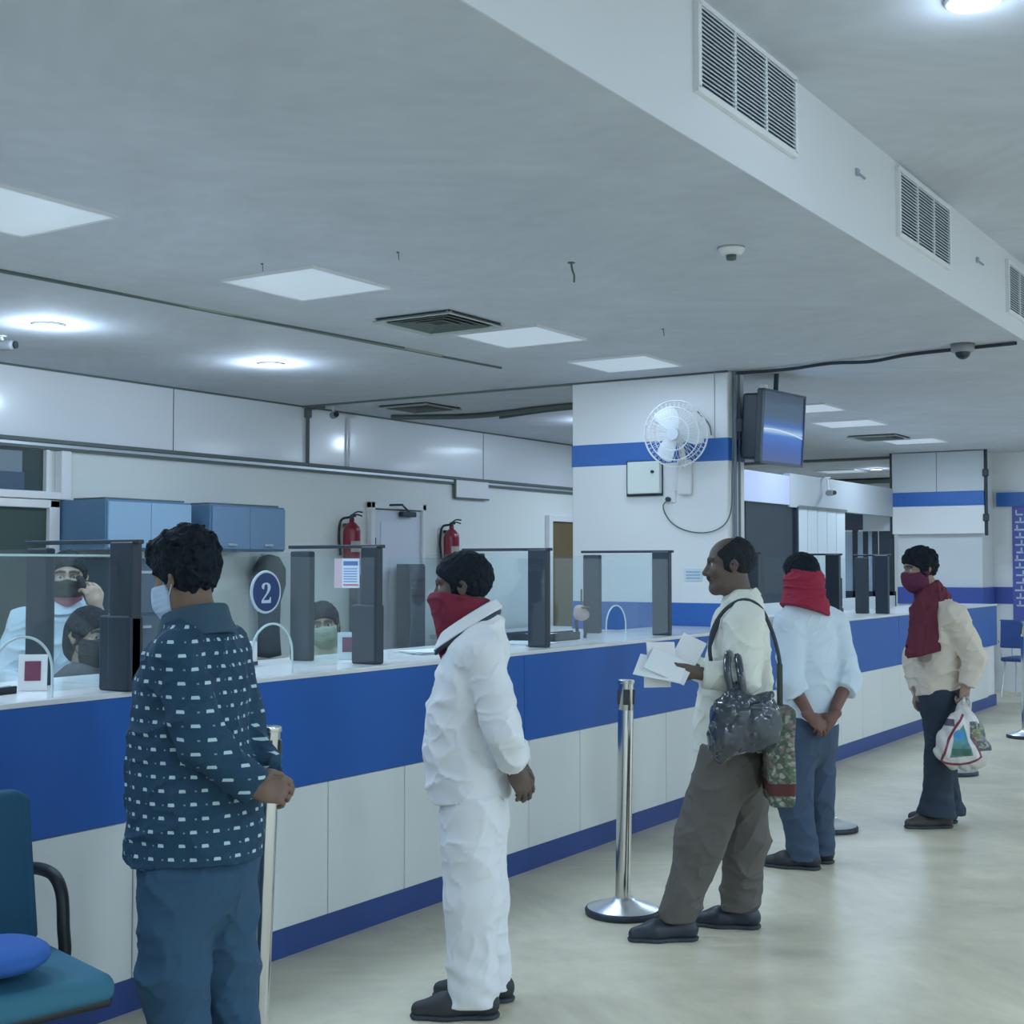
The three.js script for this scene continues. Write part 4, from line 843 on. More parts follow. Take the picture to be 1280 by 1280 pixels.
const m4 = person({ // man seen from behind with the red wrap
  label: 'man seen from behind in pale blue shirt with a red scarf wrapped round his head', base: [-2.651, -6.969], t: 1.05, seed: 4, skin: [0.17, 0.085, 0.065],
  shirt: { mat: cotton([0.62, 0.71, 0.78]), hem: 0.735, hemTilt: 0.09, fold: 0.009, rows: [[1.37, 0.007, 0, 0.06, 0.09], [1.30, 0.02, 0, 0.098, 0.18], [1.2, 0.03, 0, 0.12, 0.192], [1.05, 0.036, 0, 0.127, 0.182], [0.9, 0.026, 0, 0.133, 0.175], [0.8, 0.016, 0, 0.138, 0.175], [0.69, 0.012, 0, 0.14, 0.178]] },
  neck: [0.007, 1.372, 0],
  armL: [[-0.105, 1.275, 0.10], [-0.115, 0.985, 0.185], [-0.012, 0.800, 0.215], 0, 0.074, 0.070, 0.052, 0.35], armR: [[0.178, 1.275, -0.075], [0.225, 0.985, 0.02], [0.100, 0.800, 0.17], 0, 0.074, 0.070, 0.052, 0.30],
  legs: { mat: cotton([0.045, 0.075, 0.125]), waist: 0.80, hip: [0.15, 0.14], r: [0.108, 0.092, 0.072, 0.078], hem: 0.045, L: [[-0.05, 0.73, 0.06], [-0.078, 0.38, 0.07], [-0.030, 0.06, 0.07]], R: [[0.080, 0.73, -0.06], [0.072, 0.37, -0.06], [0.085, 0.06, -0.08]] },
  shoes: [[[0.01, 0, 0.09], [-0.20, 0, 0.02], [-0.03, 0.09, 0.07]], [[0.115, 0, -0.06], [-0.02, 0, -0.24], [0.085, 0.09, -0.08]]], shoeMat: mat([0.02, 0.022, 0.028], 0.5),
  head: [-0.022, 1.535, 0], headDir: [-0.50, -0.86], hands: [{ at: [-0.018, 0.808, 0.218], along: [0.78, -0.6, 0.0], back: [0.35, 0.45, 0.85], curl: 0.45, side: -1 }, { at: [0.105, 0.805, 0.175], along: [-0.75, -0.62, 0.15], back: [-0.2, 0.35, 0.9], curl: 0.5, side: 1 }],
  hair: { thick: 0.012, clump: 0.004, line: [0.056, -0.085], side: 0.04 },
});
{ // wrapped scarf
  const fo = folds(0.011, 77), w = uni(0.04, blob([0, -0.018, -0.03], [0.098, 0.085, 0.108]), cone([0, -0.05, -0.025], [0, -0.165, -0.035], 0.096, 0.134));
  const f = (x, y, z) => { let d = w(x, y, z); if (abs(d) < 0.05) d += fo(x * 0.8, y * 2.2, z * 0.8); d = smax(d, y - 0.042 + 0.35 * max(0, z), 0.008); return max(d, -0.185 + 0.3 * x - y, z - 0.075 - max(0, -0.09 - y) * 0.6); };
  obj('head_scarf', surface(f, [-0.17, -0.26, -0.19], [0.17, 0.08, 0.14], 0.007).applyMatrix4(m4.HM), cotton([0.30, 0.014, 0.045]), m4.p);
}
const m5 = person({ // man in beige with carrier bag
  label: 'man in beige shirt and dark flared trousers with a maroon scarf hanging down', base: [-2.359, -8.468], t: -0.04, seed: 5, skin: [0.30, 0.20, 0.15],
  shirt: { mat: cotton([0.66, 0.58, 0.48]), hem: 0.825, hemTilt: 0.22, fold: 0.011, rows: [[1.36, -0.01, 0, 0.06, 0.09], [1.29, -0.005, 0, 0.105, 0.17], [1.18, 0.0, 0, 0.13, 0.185], [1.0, 0.0, 0, 0.142, 0.18], [0.88, -0.005, 0, 0.146, 0.18], [0.72, -0.005, 0, 0.142, 0.18]] },
  neck: [-0.012, 1.36, 0],
  armL: [[0.05, 1.275, 0.165], [0.150, 1.03, 0.205], [0.085, 0.850, 0.23], 0, 0.078, 0.070, 0.052, 0.9], armR: [[-0.03, 1.265, -0.165], [-0.118, 1.0, -0.13], [-0.130, 0.815, 0.0], 0, 0.074, 0.064, 0.048, 0.92],
  legs: { mat: cotton([0.022, 0.036, 0.058]), waist: 0.88, hip: [0.135, 0.16], r: [0.110, 0.085, 0.090, 0.122], hem: 0.072, hemTilt: -0.12, L: [[-0.008, 0.80, 0.075], [-0.022, 0.43, 0.07], [-0.045, 0.085, 0.06]], R: [[0.015, 0.80, -0.08], [0.035, 0.41, -0.08], [0.060, 0.075, -0.1]] },
  shoes: [[[0.008, 0, 0.06], [-0.215, 0, 0.08], [-0.03, 0.09, 0.06]], [[0.085, 0, -0.09], [-0.13, 0, -0.14], [0.06, 0.09, -0.1]]], shoeMat: mat([0.05, 0.042, 0.042], 0.45),
  head: [-0.112, 1.566, 0], headDir: [-0.985, 0.17], headPitch: -0.16, hands: [{ at: [0.082, 0.855, 0.232], along: [-0.12, -0.98, 0.05], back: [0.6, 0, 0.8], curl: 1.15, side: -1 }, { at: [-0.130, 0.822, 0.0], along: [0.5, -0.82, 0.22], back: [0.25, 0.05, 0.95], curl: 0.4, side: 1 }],
  hair: { thick: 0.016, top: 0.012, clump: 0.008, freq: 60, line: [0.05, -0.085], side: 0.035 },
  mask: { mat: cotton([0.10, 0.016, 0.05]), back: -0.02, y0: -0.008, y1: -0.14 },
});
{
  const fo = folds(0.012, 55), wrap = uni(0.03, cone([-0.055, 1.435, -0.01], [-0.03, 1.37, 0], 0.085, 0.105), blob([-0.115, 1.30, 0.075], [0.075, 0.11, 0.055]), cone([-0.115, 1.33, 0.07], [-0.160, 1.06, 0.115], 0.055, 0.072), cone([-0.07, 1.33, 0.09], [-0.085, 1.10, 0.135], 0.05, 0.055));
  const f = (x, y, z) => { let d = wrap(x, y, z); if (abs(d) < 0.05) d += fo(x * 2, y * 0.4, z * 2) * 1.3; return max(d, 1.035 + 0.25 * (x + 0.2) - y, y - 1.485 + 0.5 * (-0.05 - x)); };
  obj('scarf', surface(f, [-0.27, 0.98, -0.16], [0.14, 1.54, 0.24], 0.008), cotton([0.115, 0.016, 0.034]), m5.p);
}

// ------------------------------------------------------------------ what they carry
const carried = (name, label, cat, b) => thing(name, label, cat, [b[0], 0, b[1]], YAW);
{ // black plastic bag on the forearm
  const t = carried('plastic_bag', 'crumpled black plastic bag hanging from the balding man’s forearm', 'bag', [-2.44, -5.52]);
  const f0 = uni(0.05, blob([-0.045, 0.945, 0.335], [0.105, 0.135, 0.085]), blob([0.06, 0.945, 0.335], [0.105, 0.12, 0.08]), blob([-0.09, 0.86, 0.325], [0.06, 0.09, 0.06]), cone([-0.035, 1.05, 0.325], [-0.015, 1.10, 0.32], 0.05, 0.03), cone([0.09, 1.03, 0.34], [0.11, 1.06, 0.34], 0.04, 0.02));
  const fo = (x, y, z) => 0.009 * (1 - 2 * abs(noise(x * 11 + 4, y * 9, z * 11))) + 0.007 * noise(x * 22, y * 16, z * 22) + 0.005 * (1 - 2 * abs(noise(x * 33, y * 30 + 7, z * 33)));
  const bagM = phys([0.030, 0.042, 0.058], 0.16, { clearcoat: 0.8, clearcoatRoughness: 0.1 });
  obj('sack', surface((x, y, z) => { const d = f0(x, y, z); return abs(d) < 0.07 ? d + fo(x, y, z) : d; }, [-0.2, 0.72, 0.2], [0.22, 1.17, 0.47], 0.007), bagM, t);
  const strap = (pts) => { const g = tube(pts, 0.017, 26, 8); return g; };
  obj('handle', strap([[-0.05, 1.08, 0.33], [-0.065, 1.16, 0.325], [-0.05, 1.222, 0.26], [-0.03, 1.21, 0.19], [-0.02, 1.10, 0.20], [-0.02, 1.04, 0.27]]), bagM, t);
  obj('handle', strap([[0.0, 1.06, 0.34], [-0.01, 1.14, 0.335], [-0.01, 1.215, 0.26], [0.005, 1.20, 0.18], [0.02, 1.09, 0.19], [0.03, 1.03, 0.27]]), bagM, t);
}
{ // cloth shoulder bag
  const tex = canvasTexture(128, 256, (c) => { c.fillStyle = '#4d5a4c'; c.fillRect(0, 0, 128, 256); const k = ['#6c7766', '#857d78', '#48544f', '#7a6464', '#989a8e', '#5c7058']; for (let i = 0; i < 700; i++) { c.fillStyle = k[Math.floor(rnd() * 6)]; c.beginPath(); c.ellipse(rnd() * 128, rnd() * 256, 2 + rnd() * 5, 2 + rnd() * 5, rnd() * 3, 0, 7); c.fill(); } c.fillStyle = '#57302f'; c.fillRect(0, 188, 128, 30); });
  const t = carried('shoulder_bag', 'narrow floral cloth shoulder bag hanging at the balding man’s back', 'bag', [-2.44, -5.52]);
  const f = (x, y, z) => { const w = 0.052 + 0.012 * Math.sin((y - 0.6) * 6), a = abs(x - 0.168 - 0.012 * noise(y * 6, 1, z * 6)) - w * 0.62, b = abs(y - 0.80) - 0.185, e = abs(z - 0.205) - 0.105; const qx = max(a, 0), qy = max(b, 0), qz = max(e, 0); return sqrt(qx * qx + qy * qy + qz * qz) + min(max(a, b, e), 0) - 0.018 + 0.005 * noise(x * 20, y * 14, z * 20); };
  const g = surface(f, [0.05, 0.56, 0.04], [0.28, 1.05, 0.37], 0.009), q = g.attributes.position;
  for (let i = 0; i < q.count; i++) g.attributes.uv.setXY(i, (q.getZ(i) + q.getX(i)) * 4, (q.getY(i) - 0.58) * 2.3);
  obj('pouch', g, mat(0xffffff, 0.9, { map: tex }), t);
  const fl = (pts, w) => { const c = new THREE.CatmullRomCurve3(pts.map((p) => V(...p))), s = new THREE.Shape(); s.moveTo(-0.003, -w); s.lineTo(0.003, -w); s.lineTo(0.003, w); s.lineTo(-0.003, w); return new THREE.ExtrudeGeometry(s, { steps: 40, extrudePath: c, bevelEnabled: false }); };
  obj('strap', tube([[-0.10, 1.14, 0.15], [-0.108, 1.25, 0.13], [-0.085, 1.34, 0.125], [-0.03, 1.415, 0.13], [0.04, 1.447, 0.14], [0.10, 1.42, 0.15], [0.145, 1.33, 0.17], [0.178, 1.2, 0.18], [0.185, 1.05, 0.165], [0.175, 0.97, 0.16]], 0.0085, 60, 8), M.darkSoft, t);
  obj('strap', tube([[-0.10, 1.25, 0.10], [-0.06, 1.35, 0.09], [0.0, 1.43, 0.085], [0.06, 1.455, 0.085]], 0.006, 40, 8), M.darkSoft, t);
  obj('strap_gusset', join([box(0.02, 0.22, 0.045, 0.183, 1.07, 0.165, 0.008)]), mat([0.07, 0.085, 0.075], 0.9), t);
}
{ // papers
  const sheet = (w, h, x, y, z, rx, ry, rz, label) => {
    const g = new THREE.PlaneGeometry(w, h, 6, 6), p = g.attributes.position;
    for (let i = 0; i < p.count; i++) p.setZ(i, 0.012 * Math.sin(p.getX(i) / w * 2.2) + 0.006 * Math.sin(p.getY(i) / h * 3));
    const b = g.clone(); b.translate(0, 0, -0.0015); const ix = b.index.array; for (let i = 0; i < ix.length; i += 3) { const t = ix[i]; ix[i] = ix[i + 1]; ix[i + 1] = t; }
    g.computeVertexNormals(); b.computeVertexNormals();
    const o = thing('paper', label, 'paper', [-2.44, 0, -5.52], YAW, 'papers in the balding man’s hand');
    const m = obj('sheet', [g, b], M.paper, o); m.position.set(x, y, z); m.rotation.set(rx, ry, rz);
  };
  sheet(0.105, 0.15, -0.212, 1.225, 0.20, -0.35, 0.2, -0.5, 'pale sheet of paper standing tilted at the right in the balding man’s hand');
  sheet(0.12, 0.12, -0.325, 1.215, 0.22, -0.5, 0.3, 0.06, 'square sheet of paper standing at the left of the balding man’s papers');
  sheet(0.20, 0.13, -0.335, 1.165, 0.265, -0.95, 0.1, -0.32, 'wide sheet of paper lying lowest in the balding man’s hand');
  sheet(0.18, 0.12, -0.30, 1.175, 0.27, -0.75, 0.3, -0.42, 'folded grey sheet of paper on top in the balding man’s hand');
  sheet(0.11, 0.10, -0.345, 1.135, 0.25, -0.3, 0.1, 0.0, 'small sheet of paper hanging below the balding man’s papers');
}
{ // printed carrier bag
  const tex = canvasTexture(256, 256, (c) => {
    c.fillStyle = '#c9c4c0'; c.fillRect(0, 0, 256, 256);
    c.fillStyle = '#3d4658'; c.fillRect(150, 60, 106, 110); c.fillStyle = '#6a6b52'; c.fillRect(160, 90, 60, 40); c.fillStyle = '#8a8f6a'; for (let i = 0; i < 40; i++) c.fillRect(150 + rnd() * 90, 60 + rnd() * 100, 12, 6);
    c.fillStyle = '#dad5d2'; c.beginPath(); c.moveTo(36, 208); c.lineTo(60, 110); c.lineTo(128, 40); c.lineTo(150, 120); c.lineTo(196, 190); c.lineTo(130, 222); c.fill();
    c.strokeStyle = '#7a2740'; c.lineWidth = 9; c.beginPath(); c.moveTo(34, 214); c.quadraticCurveTo(50, 110, 128, 34); c.moveTo(34, 214); c.quadraticCurveTo(120, 236, 200, 192); c.lineTo(162, 120); c.stroke();
    c.fillStyle = '#4f8a86'; c.beginPath(); c.moveTo(62, 196); c.lineTo(80, 118); c.lineTo(120, 70); c.lineTo(140, 130); c.lineTo(160, 185); c.fill();
    c.fillStyle = '#3f92c8'; c.beginPath(); c.ellipse(104, 112, 26, 22, 0, 0, 7); c.fill(); c.fillStyle = '#3c6a5c'; c.fillRect(70, 160, 80, 26);
    c.fillStyle = '#5a4a60'; c.fillRect(52, 52, 34, 26);
  });
  const t = carried('carrier_bag', 'printed plastic carrier bag hanging from the hand of the man in beige', 'bag', [-2.359, -8.468]);
  const f0 = uni(0.06, blob([0.035, 0.55, 0.30], [0.145, 0.16, 0.085]), blob([0.0, 0.50, 0.30], [0.12, 0.09, 0.08]), blob([0.09, 0.49, 0.30], [0.11, 0.10, 0.08]), cone([0.05, 0.66, 0.29], [0.075, 0.78, 0.262], 0.085, 0.028));
  const fo = (x, y, z) => 0.012 * (1 - 2 * abs(noise(x * 14 + y * 6, y * 8, z * 12))) + 0.005 * noise(x * 30, y * 24, z * 30);
  const g = surface((x, y, z) => { const d = f0(x, y, z); return abs(d) < 0.06 ? d + fo(x, y, z) : d; }, [-0.16, 0.36, 0.16], [0.24, 0.86, 0.43], 0.008), q = g.attributes.position;
  for (let i = 0; i < q.count; i++) g.attributes.uv.setXY(i, (q.getX(i) + 0.14) / 0.34, (q.getY(i) - 0.37) / 0.40);
  obj('sack', g, phys(0xffffff, 0.35, { map: tex, clearcoat: 0.3 }), t);
  obj('handle', join([tube([[0.05, 0.75, 0.28], [0.05, 0.79, 0.30], [0.075, 0.80, 0.235], [0.085, 0.785, 0.20], [0.09, 0.74, 0.22]], 0.010, 20, 8), tube([[0.095, 0.74, 0.28], [0.09, 0.795, 0.295], [0.08, 0.805, 0.24], [0.07, 0.785, 0.20], [0.06, 0.74, 0.22]], 0.009, 20, 8)]), mat([0.62, 0.6, 0.58], 0.5), t);
}

// ------------------------------------------------------------------ clerks behind the counter
const c1 = person({
  label: 'standing clerk in pale blue shirt holding a phone to his ear', base: [-5.30, -4.30], t: -1.7, seed: 6, skin: SKIN.light,
  shirt: { mat: cotton([0.56, 0.68, 0.76]), hem: 0.85, fold: 0.011, rows: [[1.39, -0.02, 0, 0.06, 0.09], [1.33, -0.03, 0, 0.10, 0.18], [1.22, -0.035, 0, 0.125, 0.2], [1.05, -0.035, 0, 0.135, 0.19], [0.8, -0.035, 0, 0.14, 0.19]] },
  neck: [-0.02, 1.39, 0],
  armR: [[-0.21, 1.31, 0], [-0.27, 1.06, 0.10], [-0.10, 1.02, 0.22], 0, 0.076, 0.066, 0.05, 0.95], armL: [[0.13, 1.31, 0], [0.26, 1.16, 0.12], [0.165, 1.41, 0.12], 0, 0.076, 0.066, 0.05, 0.75],
  legs: { mat: M.darkSoft, waist: 0.9, hip: [0.16, 0.14], r: [0.11, 0.09, 0.07], hem: 0.05, L: [[0.06, 0.8, 0], [0.06, 0.42, 0], [0.06, 0.07, 0]], R: [[-0.13, 0.8, 0], [-0.13, 0.42, 0], [-0.13, 0.07, 0]] },
  shoes: [[[0.06, 0, -0.05], [0.08, 0, 0.18], [0.06, 0.09, 0]], [[-0.13, 0, -0.05], [-0.15, 0, 0.18], [-0.13, 0.09, 0]]],
  head: [0.0, 1.535, 0.02], headDir: [0.28, 0.96], headPitch: -0.05, hands: [{ at: [0.168, 1.405, 0.125], along: [-0.28, 0.95, 0.05], back: [0.75, 0.1, 0.65], curl: 0.6, side: 1 }, { at: [-0.11, 1.015, 0.22], along: [0.9, -0.1, 0.4], back: [0, 0.9, 0.3], curl: 0.5, side: 1 }],
  hair: { thick: 0.013, clump: 0.005, line: [0.060, -0.085], side: 0.035 },
  mask: { mat: mat([0.02, 0.03, 0.03], 0.8), back: -0.005, y0: -0.010, y1: -0.086 }, collar: { at: [-0.01, 1.415, 0.01], r: [0.085, 0.085], h: 0.024, tilt: 0.3 },
});
{
  const hf = headField(), f = (x, y, z) => smax(smax(hf(x, y, z) - 0.007, y + 0.078 + 0.35 * z - 0.03, 0.004), max(-0.135 - y, 0.0 - z), 0.005);
  obj('mask_edge', surface(f, [-0.1, -0.15, -0.03], [0.1, 0.0, 0.14], 0.005).applyMatrix4(c1.HM), cotton([0.55, 0.20, 0.26]), c1.p);
  const ph = thing('mobile_phone', 'black phone held to the standing clerk’s ear', 'phone', [-5.30, 0, -4.30], YAW);
  const b = obj('handset', box(0.026, 0.15, 0.07, 0, 0, 0, 0.008), M.black, ph); b.position.set(0.108, 1.475, 0.105); b.rotation.set(0.1, 0.5, 0.35);
}
const seated = (o) => person({ ...o, legs: { mat: M.darkSoft, waist: 0.62, hip: [0.16, 0.15], r: [0.09, 0.075, 0.06], hem: 0.05, L: [[0.09, 0.55, 0.02], [0.11, 0.52, 0.24], [0.11, 0.07, 0.20]], R: [[-0.09, 0.55, 0.02], [-0.11, 0.52, 0.24], [-0.11, 0.07, 0.20]] }, shoes: [[[0.11, 0, 0.13], [0.12, 0, 0.32], [0.11, 0.09, 0.20]], [[-0.11, 0, 0.13], [-0.12, 0, 0.32], [-0.11, 0.09, 0.20]]] });
const c2 = seated({
  label: 'seated woman clerk in a black face mask behind the first window', base: [-4.80, -3.99], t: -2.25, seed: 7, skin: SKIN.light,
  shirt: { mat: cotton([0.10, 0.10, 0.11]), hem: 0.5, rows: [[1.12, 0, 0, 0.05, 0.08], [1.05, 0, 0, 0.085, 0.15], [0.95, 0, 0, 0.11, 0.17], [0.7, 0, 0, 0.12, 0.16], [0.45, 0, 0, 0.13, 0.17]] },
  neck: [0, 1.11, 0], armR: [[-0.15, 1.03, 0.02], [-0.20, 0.80, 0.08], [-0.10, 0.74, 0.18], 0, 0.064, 0.055, 0.045, 0.9], armL: [[0.15, 1.03, 0.02], [0.20, 0.80, 0.08], [0.12, 0.74, 0.18], 0, 0.064, 0.055, 0.045, 0.9],
  head: [0.02, 1.285, 0.0], headDir: [0.80, 0.60], headPitch: -0.1, hands: [{ at: [-0.10, 0.74, 0.18], along: [0.2, -0.1, 0.95], back: [0, 1, 0], side: 1 }, { at: [0.12, 0.74, 0.18], along: [-0.2, -0.1, 0.95], back: [0, 1, 0], side: -1 }],
  hair: { thick: 0.014, clump: 0.004, line: [0.050, -0.14], side: 0.0 }, mask: { mat: mat([0.014, 0.018, 0.026], 0.7), y0: -0.004 },
});
{ const b = (x, y, z) => smin(blob([0, 0.0, -0.06], [0.088, 0.11, 0.075])(x, y, z), blob([0, -0.06, -0.10], [0.06, 0.07, 0.05])(x, y, z), 0.03) + 0.003 * noise(x * 70, y * 25, z * 70);
  obj('tied_hair', surface(b, [-0.12, -0.16, -0.18], [0.12, 0.14, 0.04], 0.006).applyMatrix4(c2.HM), hairMat, c2.p); }
const c3 = seated({
  label: 'seated clerk in a printed pale mask right of the number 2 sign', base: [-5.01, -5.82], t: -1.75, seed: 8, skin: SKIN.mid,
  shirt: { mat: cotton([0.40, 0.40, 0.30]), hem: 0.5, rows: [[1.12, 0, 0, 0.05, 0.08], [1.06, 0, 0, 0.085, 0.15], [0.95, 0, 0, 0.11, 0.17], [0.7, 0, 0, 0.12, 0.16], [0.45, 0, 0, 0.13, 0.17]] },
  neck: [0, 1.11, 0], armR: [[-0.15, 1.04, 0.02], [-0.20, 0.80, 0.08], [-0.10, 0.74, 0.18], 0, 0.064, 0.055, 0.045, 0.9], armL: [[0.15, 1.04, 0.02], [0.20, 0.80, 0.08], [0.12, 0.74, 0.18], 0, 0.064, 0.055, 0.045, 0.9],
  head: [-0.01, 1.262, 0.02], headDir: [0.12, 0.99], headPitch: -0.12, headRoll: 0.12, hands: [{ at: [-0.10, 0.74, 0.18], along: [0.2, -0.1, 0.95], back: [0, 1, 0], side: 1 }, { at: [0.12, 0.74, 0.18], along: [-0.2, -0.1, 0.95], back: [0, 1, 0], side: -1 }],
  hair: { thick: 0.014, clump: 0.004, line: [0.052, -0.14], side: 0.01 }, mask: { mat: cotton([0.30, 0.36, 0.28]), y0: -0.002 },
});
{ const b = (x, y, z) => smin(blob([0, -0.01, -0.06], [0.092, 0.12, 0.075])(x, y, z), cone([0, -0.08, -0.06], [0, -0.17, -0.05], 0.075, 0.085)(x, y, z), 0.03) + 0.003 * noise(x * 70, y * 25, z * 70);
  obj('long_hair', surface(b, [-0.13, -0.26, -0.17], [0.13, 0.14, 0.06], 0.006).applyMatrix4(c3.HM), hairMat, c3.p); }

// ------------------------------------------------------------------ queue posts
let post0;
function stanchion(u, D, label, lean = 0) {
  const [x, z] = plan(u, D);
  if (!post0) {
    post0 = thing('queue_post', label, 'queue post', [x, 0, z], YAW, 'steel queue posts along the counter');
    obj('base', lathe([[0, 0.022], [0.168, 0.022], [0.162, 0.032], [0.10, 0.05], [0.055, 0.066], [0.046, 0.078], [0, 0.078]], 40), M.steelBase, post0);
    obj('base_ring', lathe([[0.158, 0.0], [0.172, 0.0], [0.174, 0.02], [0.166, 0.03], [0.158, 0.03]], 40), M.dark, post0);
    const pole = obj('pole', lathe([[0, 0.07], [0.0355, 0.07], [0.0355, 0.93], [0, 0.93]], 32), M.steel, post0);
    const head = obj('head', lathe([[0, 0.93], [0.0345, 0.93], [0.0345, 1.05], [0.039, 1.052], [0.039, 1.066], [0.035, 1.068], [0, 1.068]], 32), M.steel, post0);
    obj('belt_slot', [box(0.03, 0.07, 0.012, 0, 0.99, 0.034, 0.003), box(0.012, 0.07, 0.03, 0.034, 0.99, 0, 0.003), box(0.012, 0.07, 0.03, -0.034, 0.99, 0, 0.003)], mat([0.05, 0.06, 0.07], 0.4), head);
    post0.rotation.z = lean;
  } else { const c = dup(post0, label, [x, 0, z], YAW); c.rotation.z = lean; }
}
stanchion((325 - 640) / 1700 * 4.5, 4.5, 'steel queue post beside the hands of the man in the printed shirt', -0.036);
stanchion((777 - 640) / 1700 * 6.29, 6.29, 'steel queue post on a round base between white-clad and balding man', -0.018);
stanchion((1033 - 640) / 1700 * 8.26, 8.26, 'steel queue post right behind the man with the red head scarf', 0);
stanchion((1190 - 640) / 1700 * 10.45, 10.45, 'steel queue post hidden behind the carrier bag, base showing', 0);
stanchion((1279 - 640) / 1700 * 12.6, 12.6, 'steel queue post at the right edge of the photo', 0);

// ------------------------------------------------------------------ chairs
{
  const [cx, cz] = plan(-1.435, 3.84);
  const t = thing('office_chair', 'blue upholstered office chair with black armrests at the lower left', 'chair', [cx, 0, cz], YAW + Math.PI / 4);
  const cush = (w, h, d, r) => new RoundedBoxGeometry(w, h, d, 6, r);
  const seat = cush(0.47, 0.075, 0.46, 0.035); { const p = seat.attributes.position; for (let i = 0; i < p.count; i++) { const x = p.getX(i) / 0.235, z = p.getZ(i) / 0.23; p.setY(i, p.getY(i) + 0.012 * (1 - x * x) - 0.02 * max(0, z) ** 3); } seat.computeVertexNormals(); }
  obj('seat', seat.translate(0, 0.435, 0.02), M.chairSeat, t);
  obj('seat_shell', cush(0.45, 0.03, 0.44, 0.014).translate(0, 0.385, 0.02), M.black, t);
  const back = cush(0.45, 0.46, 0.06, 0.029); { const p = back.attributes.position; for (let i = 0; i < p.count; i++) { const x = p.getX(i) / 0.225, y = (p.getY(i) + 0.23) / 0.46, c = max(0, abs(x) - 0.55) / 0.45, w = y > 0.72 ? 1 - 0.28 * ((y - 0.72) / 0.28) ** 2 : y < 0.15 ? 0.86 + 0.14 * y / 0.15 : 1; p.setX(i, p.getX(i) * w); p.setZ(i, p.getZ(i) + 0.045 * c * c - 0.03 * y); } back.computeVertexNormals(); }
  obj('backrest', back.translate(0, 0.695, -0.235), M.chairBlue, t);
  obj('back_bar', [tube([[0, 0.39, -0.1], [0, 0.40, -0.29], [0, 0.55, -0.305], [0, 0.75, -0.295]], 0.022, 24, 8)], M.black, t);
  for (const s of [-1, 1]) obj('armrest', tube([[s * 0.245, 0.655, -0.36], [s * 0.255, 0.665, -0.27], [s * 0.26, 0.655, -0.19], [s * 0.26, 0.615, -0.145], [s * 0.255, 0.52, -0.12], [s * 0.25, 0.42, -0.11], [s * 0.16, 0.385, -0.08]], 0.019, 40, 10), M.black, t);
  obj('column', [cyl(0.03, 0.03, 0.16, 0, 0.30, 0), cyl(0.045, 0.04, 0.16, 0, 0.17, 0)], M.black, t);
  const b = obj('star_base', [0, 1, 2, 3, 4].map((k) => rod([0, 0.11, 0], [0.29 * Math.sin(k * 1.2566), 0.075, 0.29 * Math.cos(k * 1.2566)], 0.022, 10)), M.black, t);
  for (let k = 0; k < 5; k++) obj('caster', [cyl(0.03, 0.03, 0.022, 0, 0, 0, 16).rotateZ(Math.PI / 2).translate(0.29 * Math.sin(k * 1.2566), 0.031, 0.29 * Math.cos(k * 1.2566)), rod([0.29 * Math.sin(k * 1.2566), 0.03, 0.29 * Math.cos(k * 1.2566)], [0.29 * Math.sin(k * 1.2566), 0.08, 0.29 * Math.cos(k * 1.2566)], 0.01)], M.darkSoft, b);
  const cu = thing('cushion', 'bright blue cushion lying on the office chair seat', 'cushion', [cx, 0, cz], YAW + Math.PI / 4);
  obj('cover', surface(blob([-0.04, 0.532, 0.09], [0.14, 0.05, 0.13]), [-0.22, 0.44, -0.08], [0.14, 0.61, 0.26], 0.012), cotton([0.03, 0.12, 0.42]), cu);
}
{ // far visitor chairs at the right edge
  const mk = (u, D, label, turn) => {
    const [x, z] = plan(u, D), t = thing('visitor_chair', label, 'chair', [x, 0, z], YAW + turn, 'dark blue visitor chairs at the far right');
    obj('seat', box(0.46, 0.05, 0.45, 0, 0.45, 0, 0.02), M.plinth, t);
    obj('backrest', box(0.46, 0.34, 0.04, 0, 0.76, -0.23, 0.018), M.plinth, t);
    for (const s of [-1, 1]) { obj('leg', tube([[s * 0.22, 0.0, 0.22], [s * 0.22, 0.43, 0.2], [s * 0.22, 0.44, -0.18], [s * 0.22, 0.92, -0.25]], 0.012, 24, 8), M.alu, t); obj('leg', rod([s * 0.22, 0, -0.24], [s * 0.22, 0.43, -0.1], 0.012), M.alu, t); obj('armrest', tube([[s * 0.24, 0.43, 0.18], [s * 0.25, 0.64, 0.17], [s * 0.25, 0.66, -0.2]], 0.014, 16, 8), M.alu, t); }
  };
  mk(6.22, 16.5, 'dark blue visitor chair with metal legs at the right edge', 2.4);
}

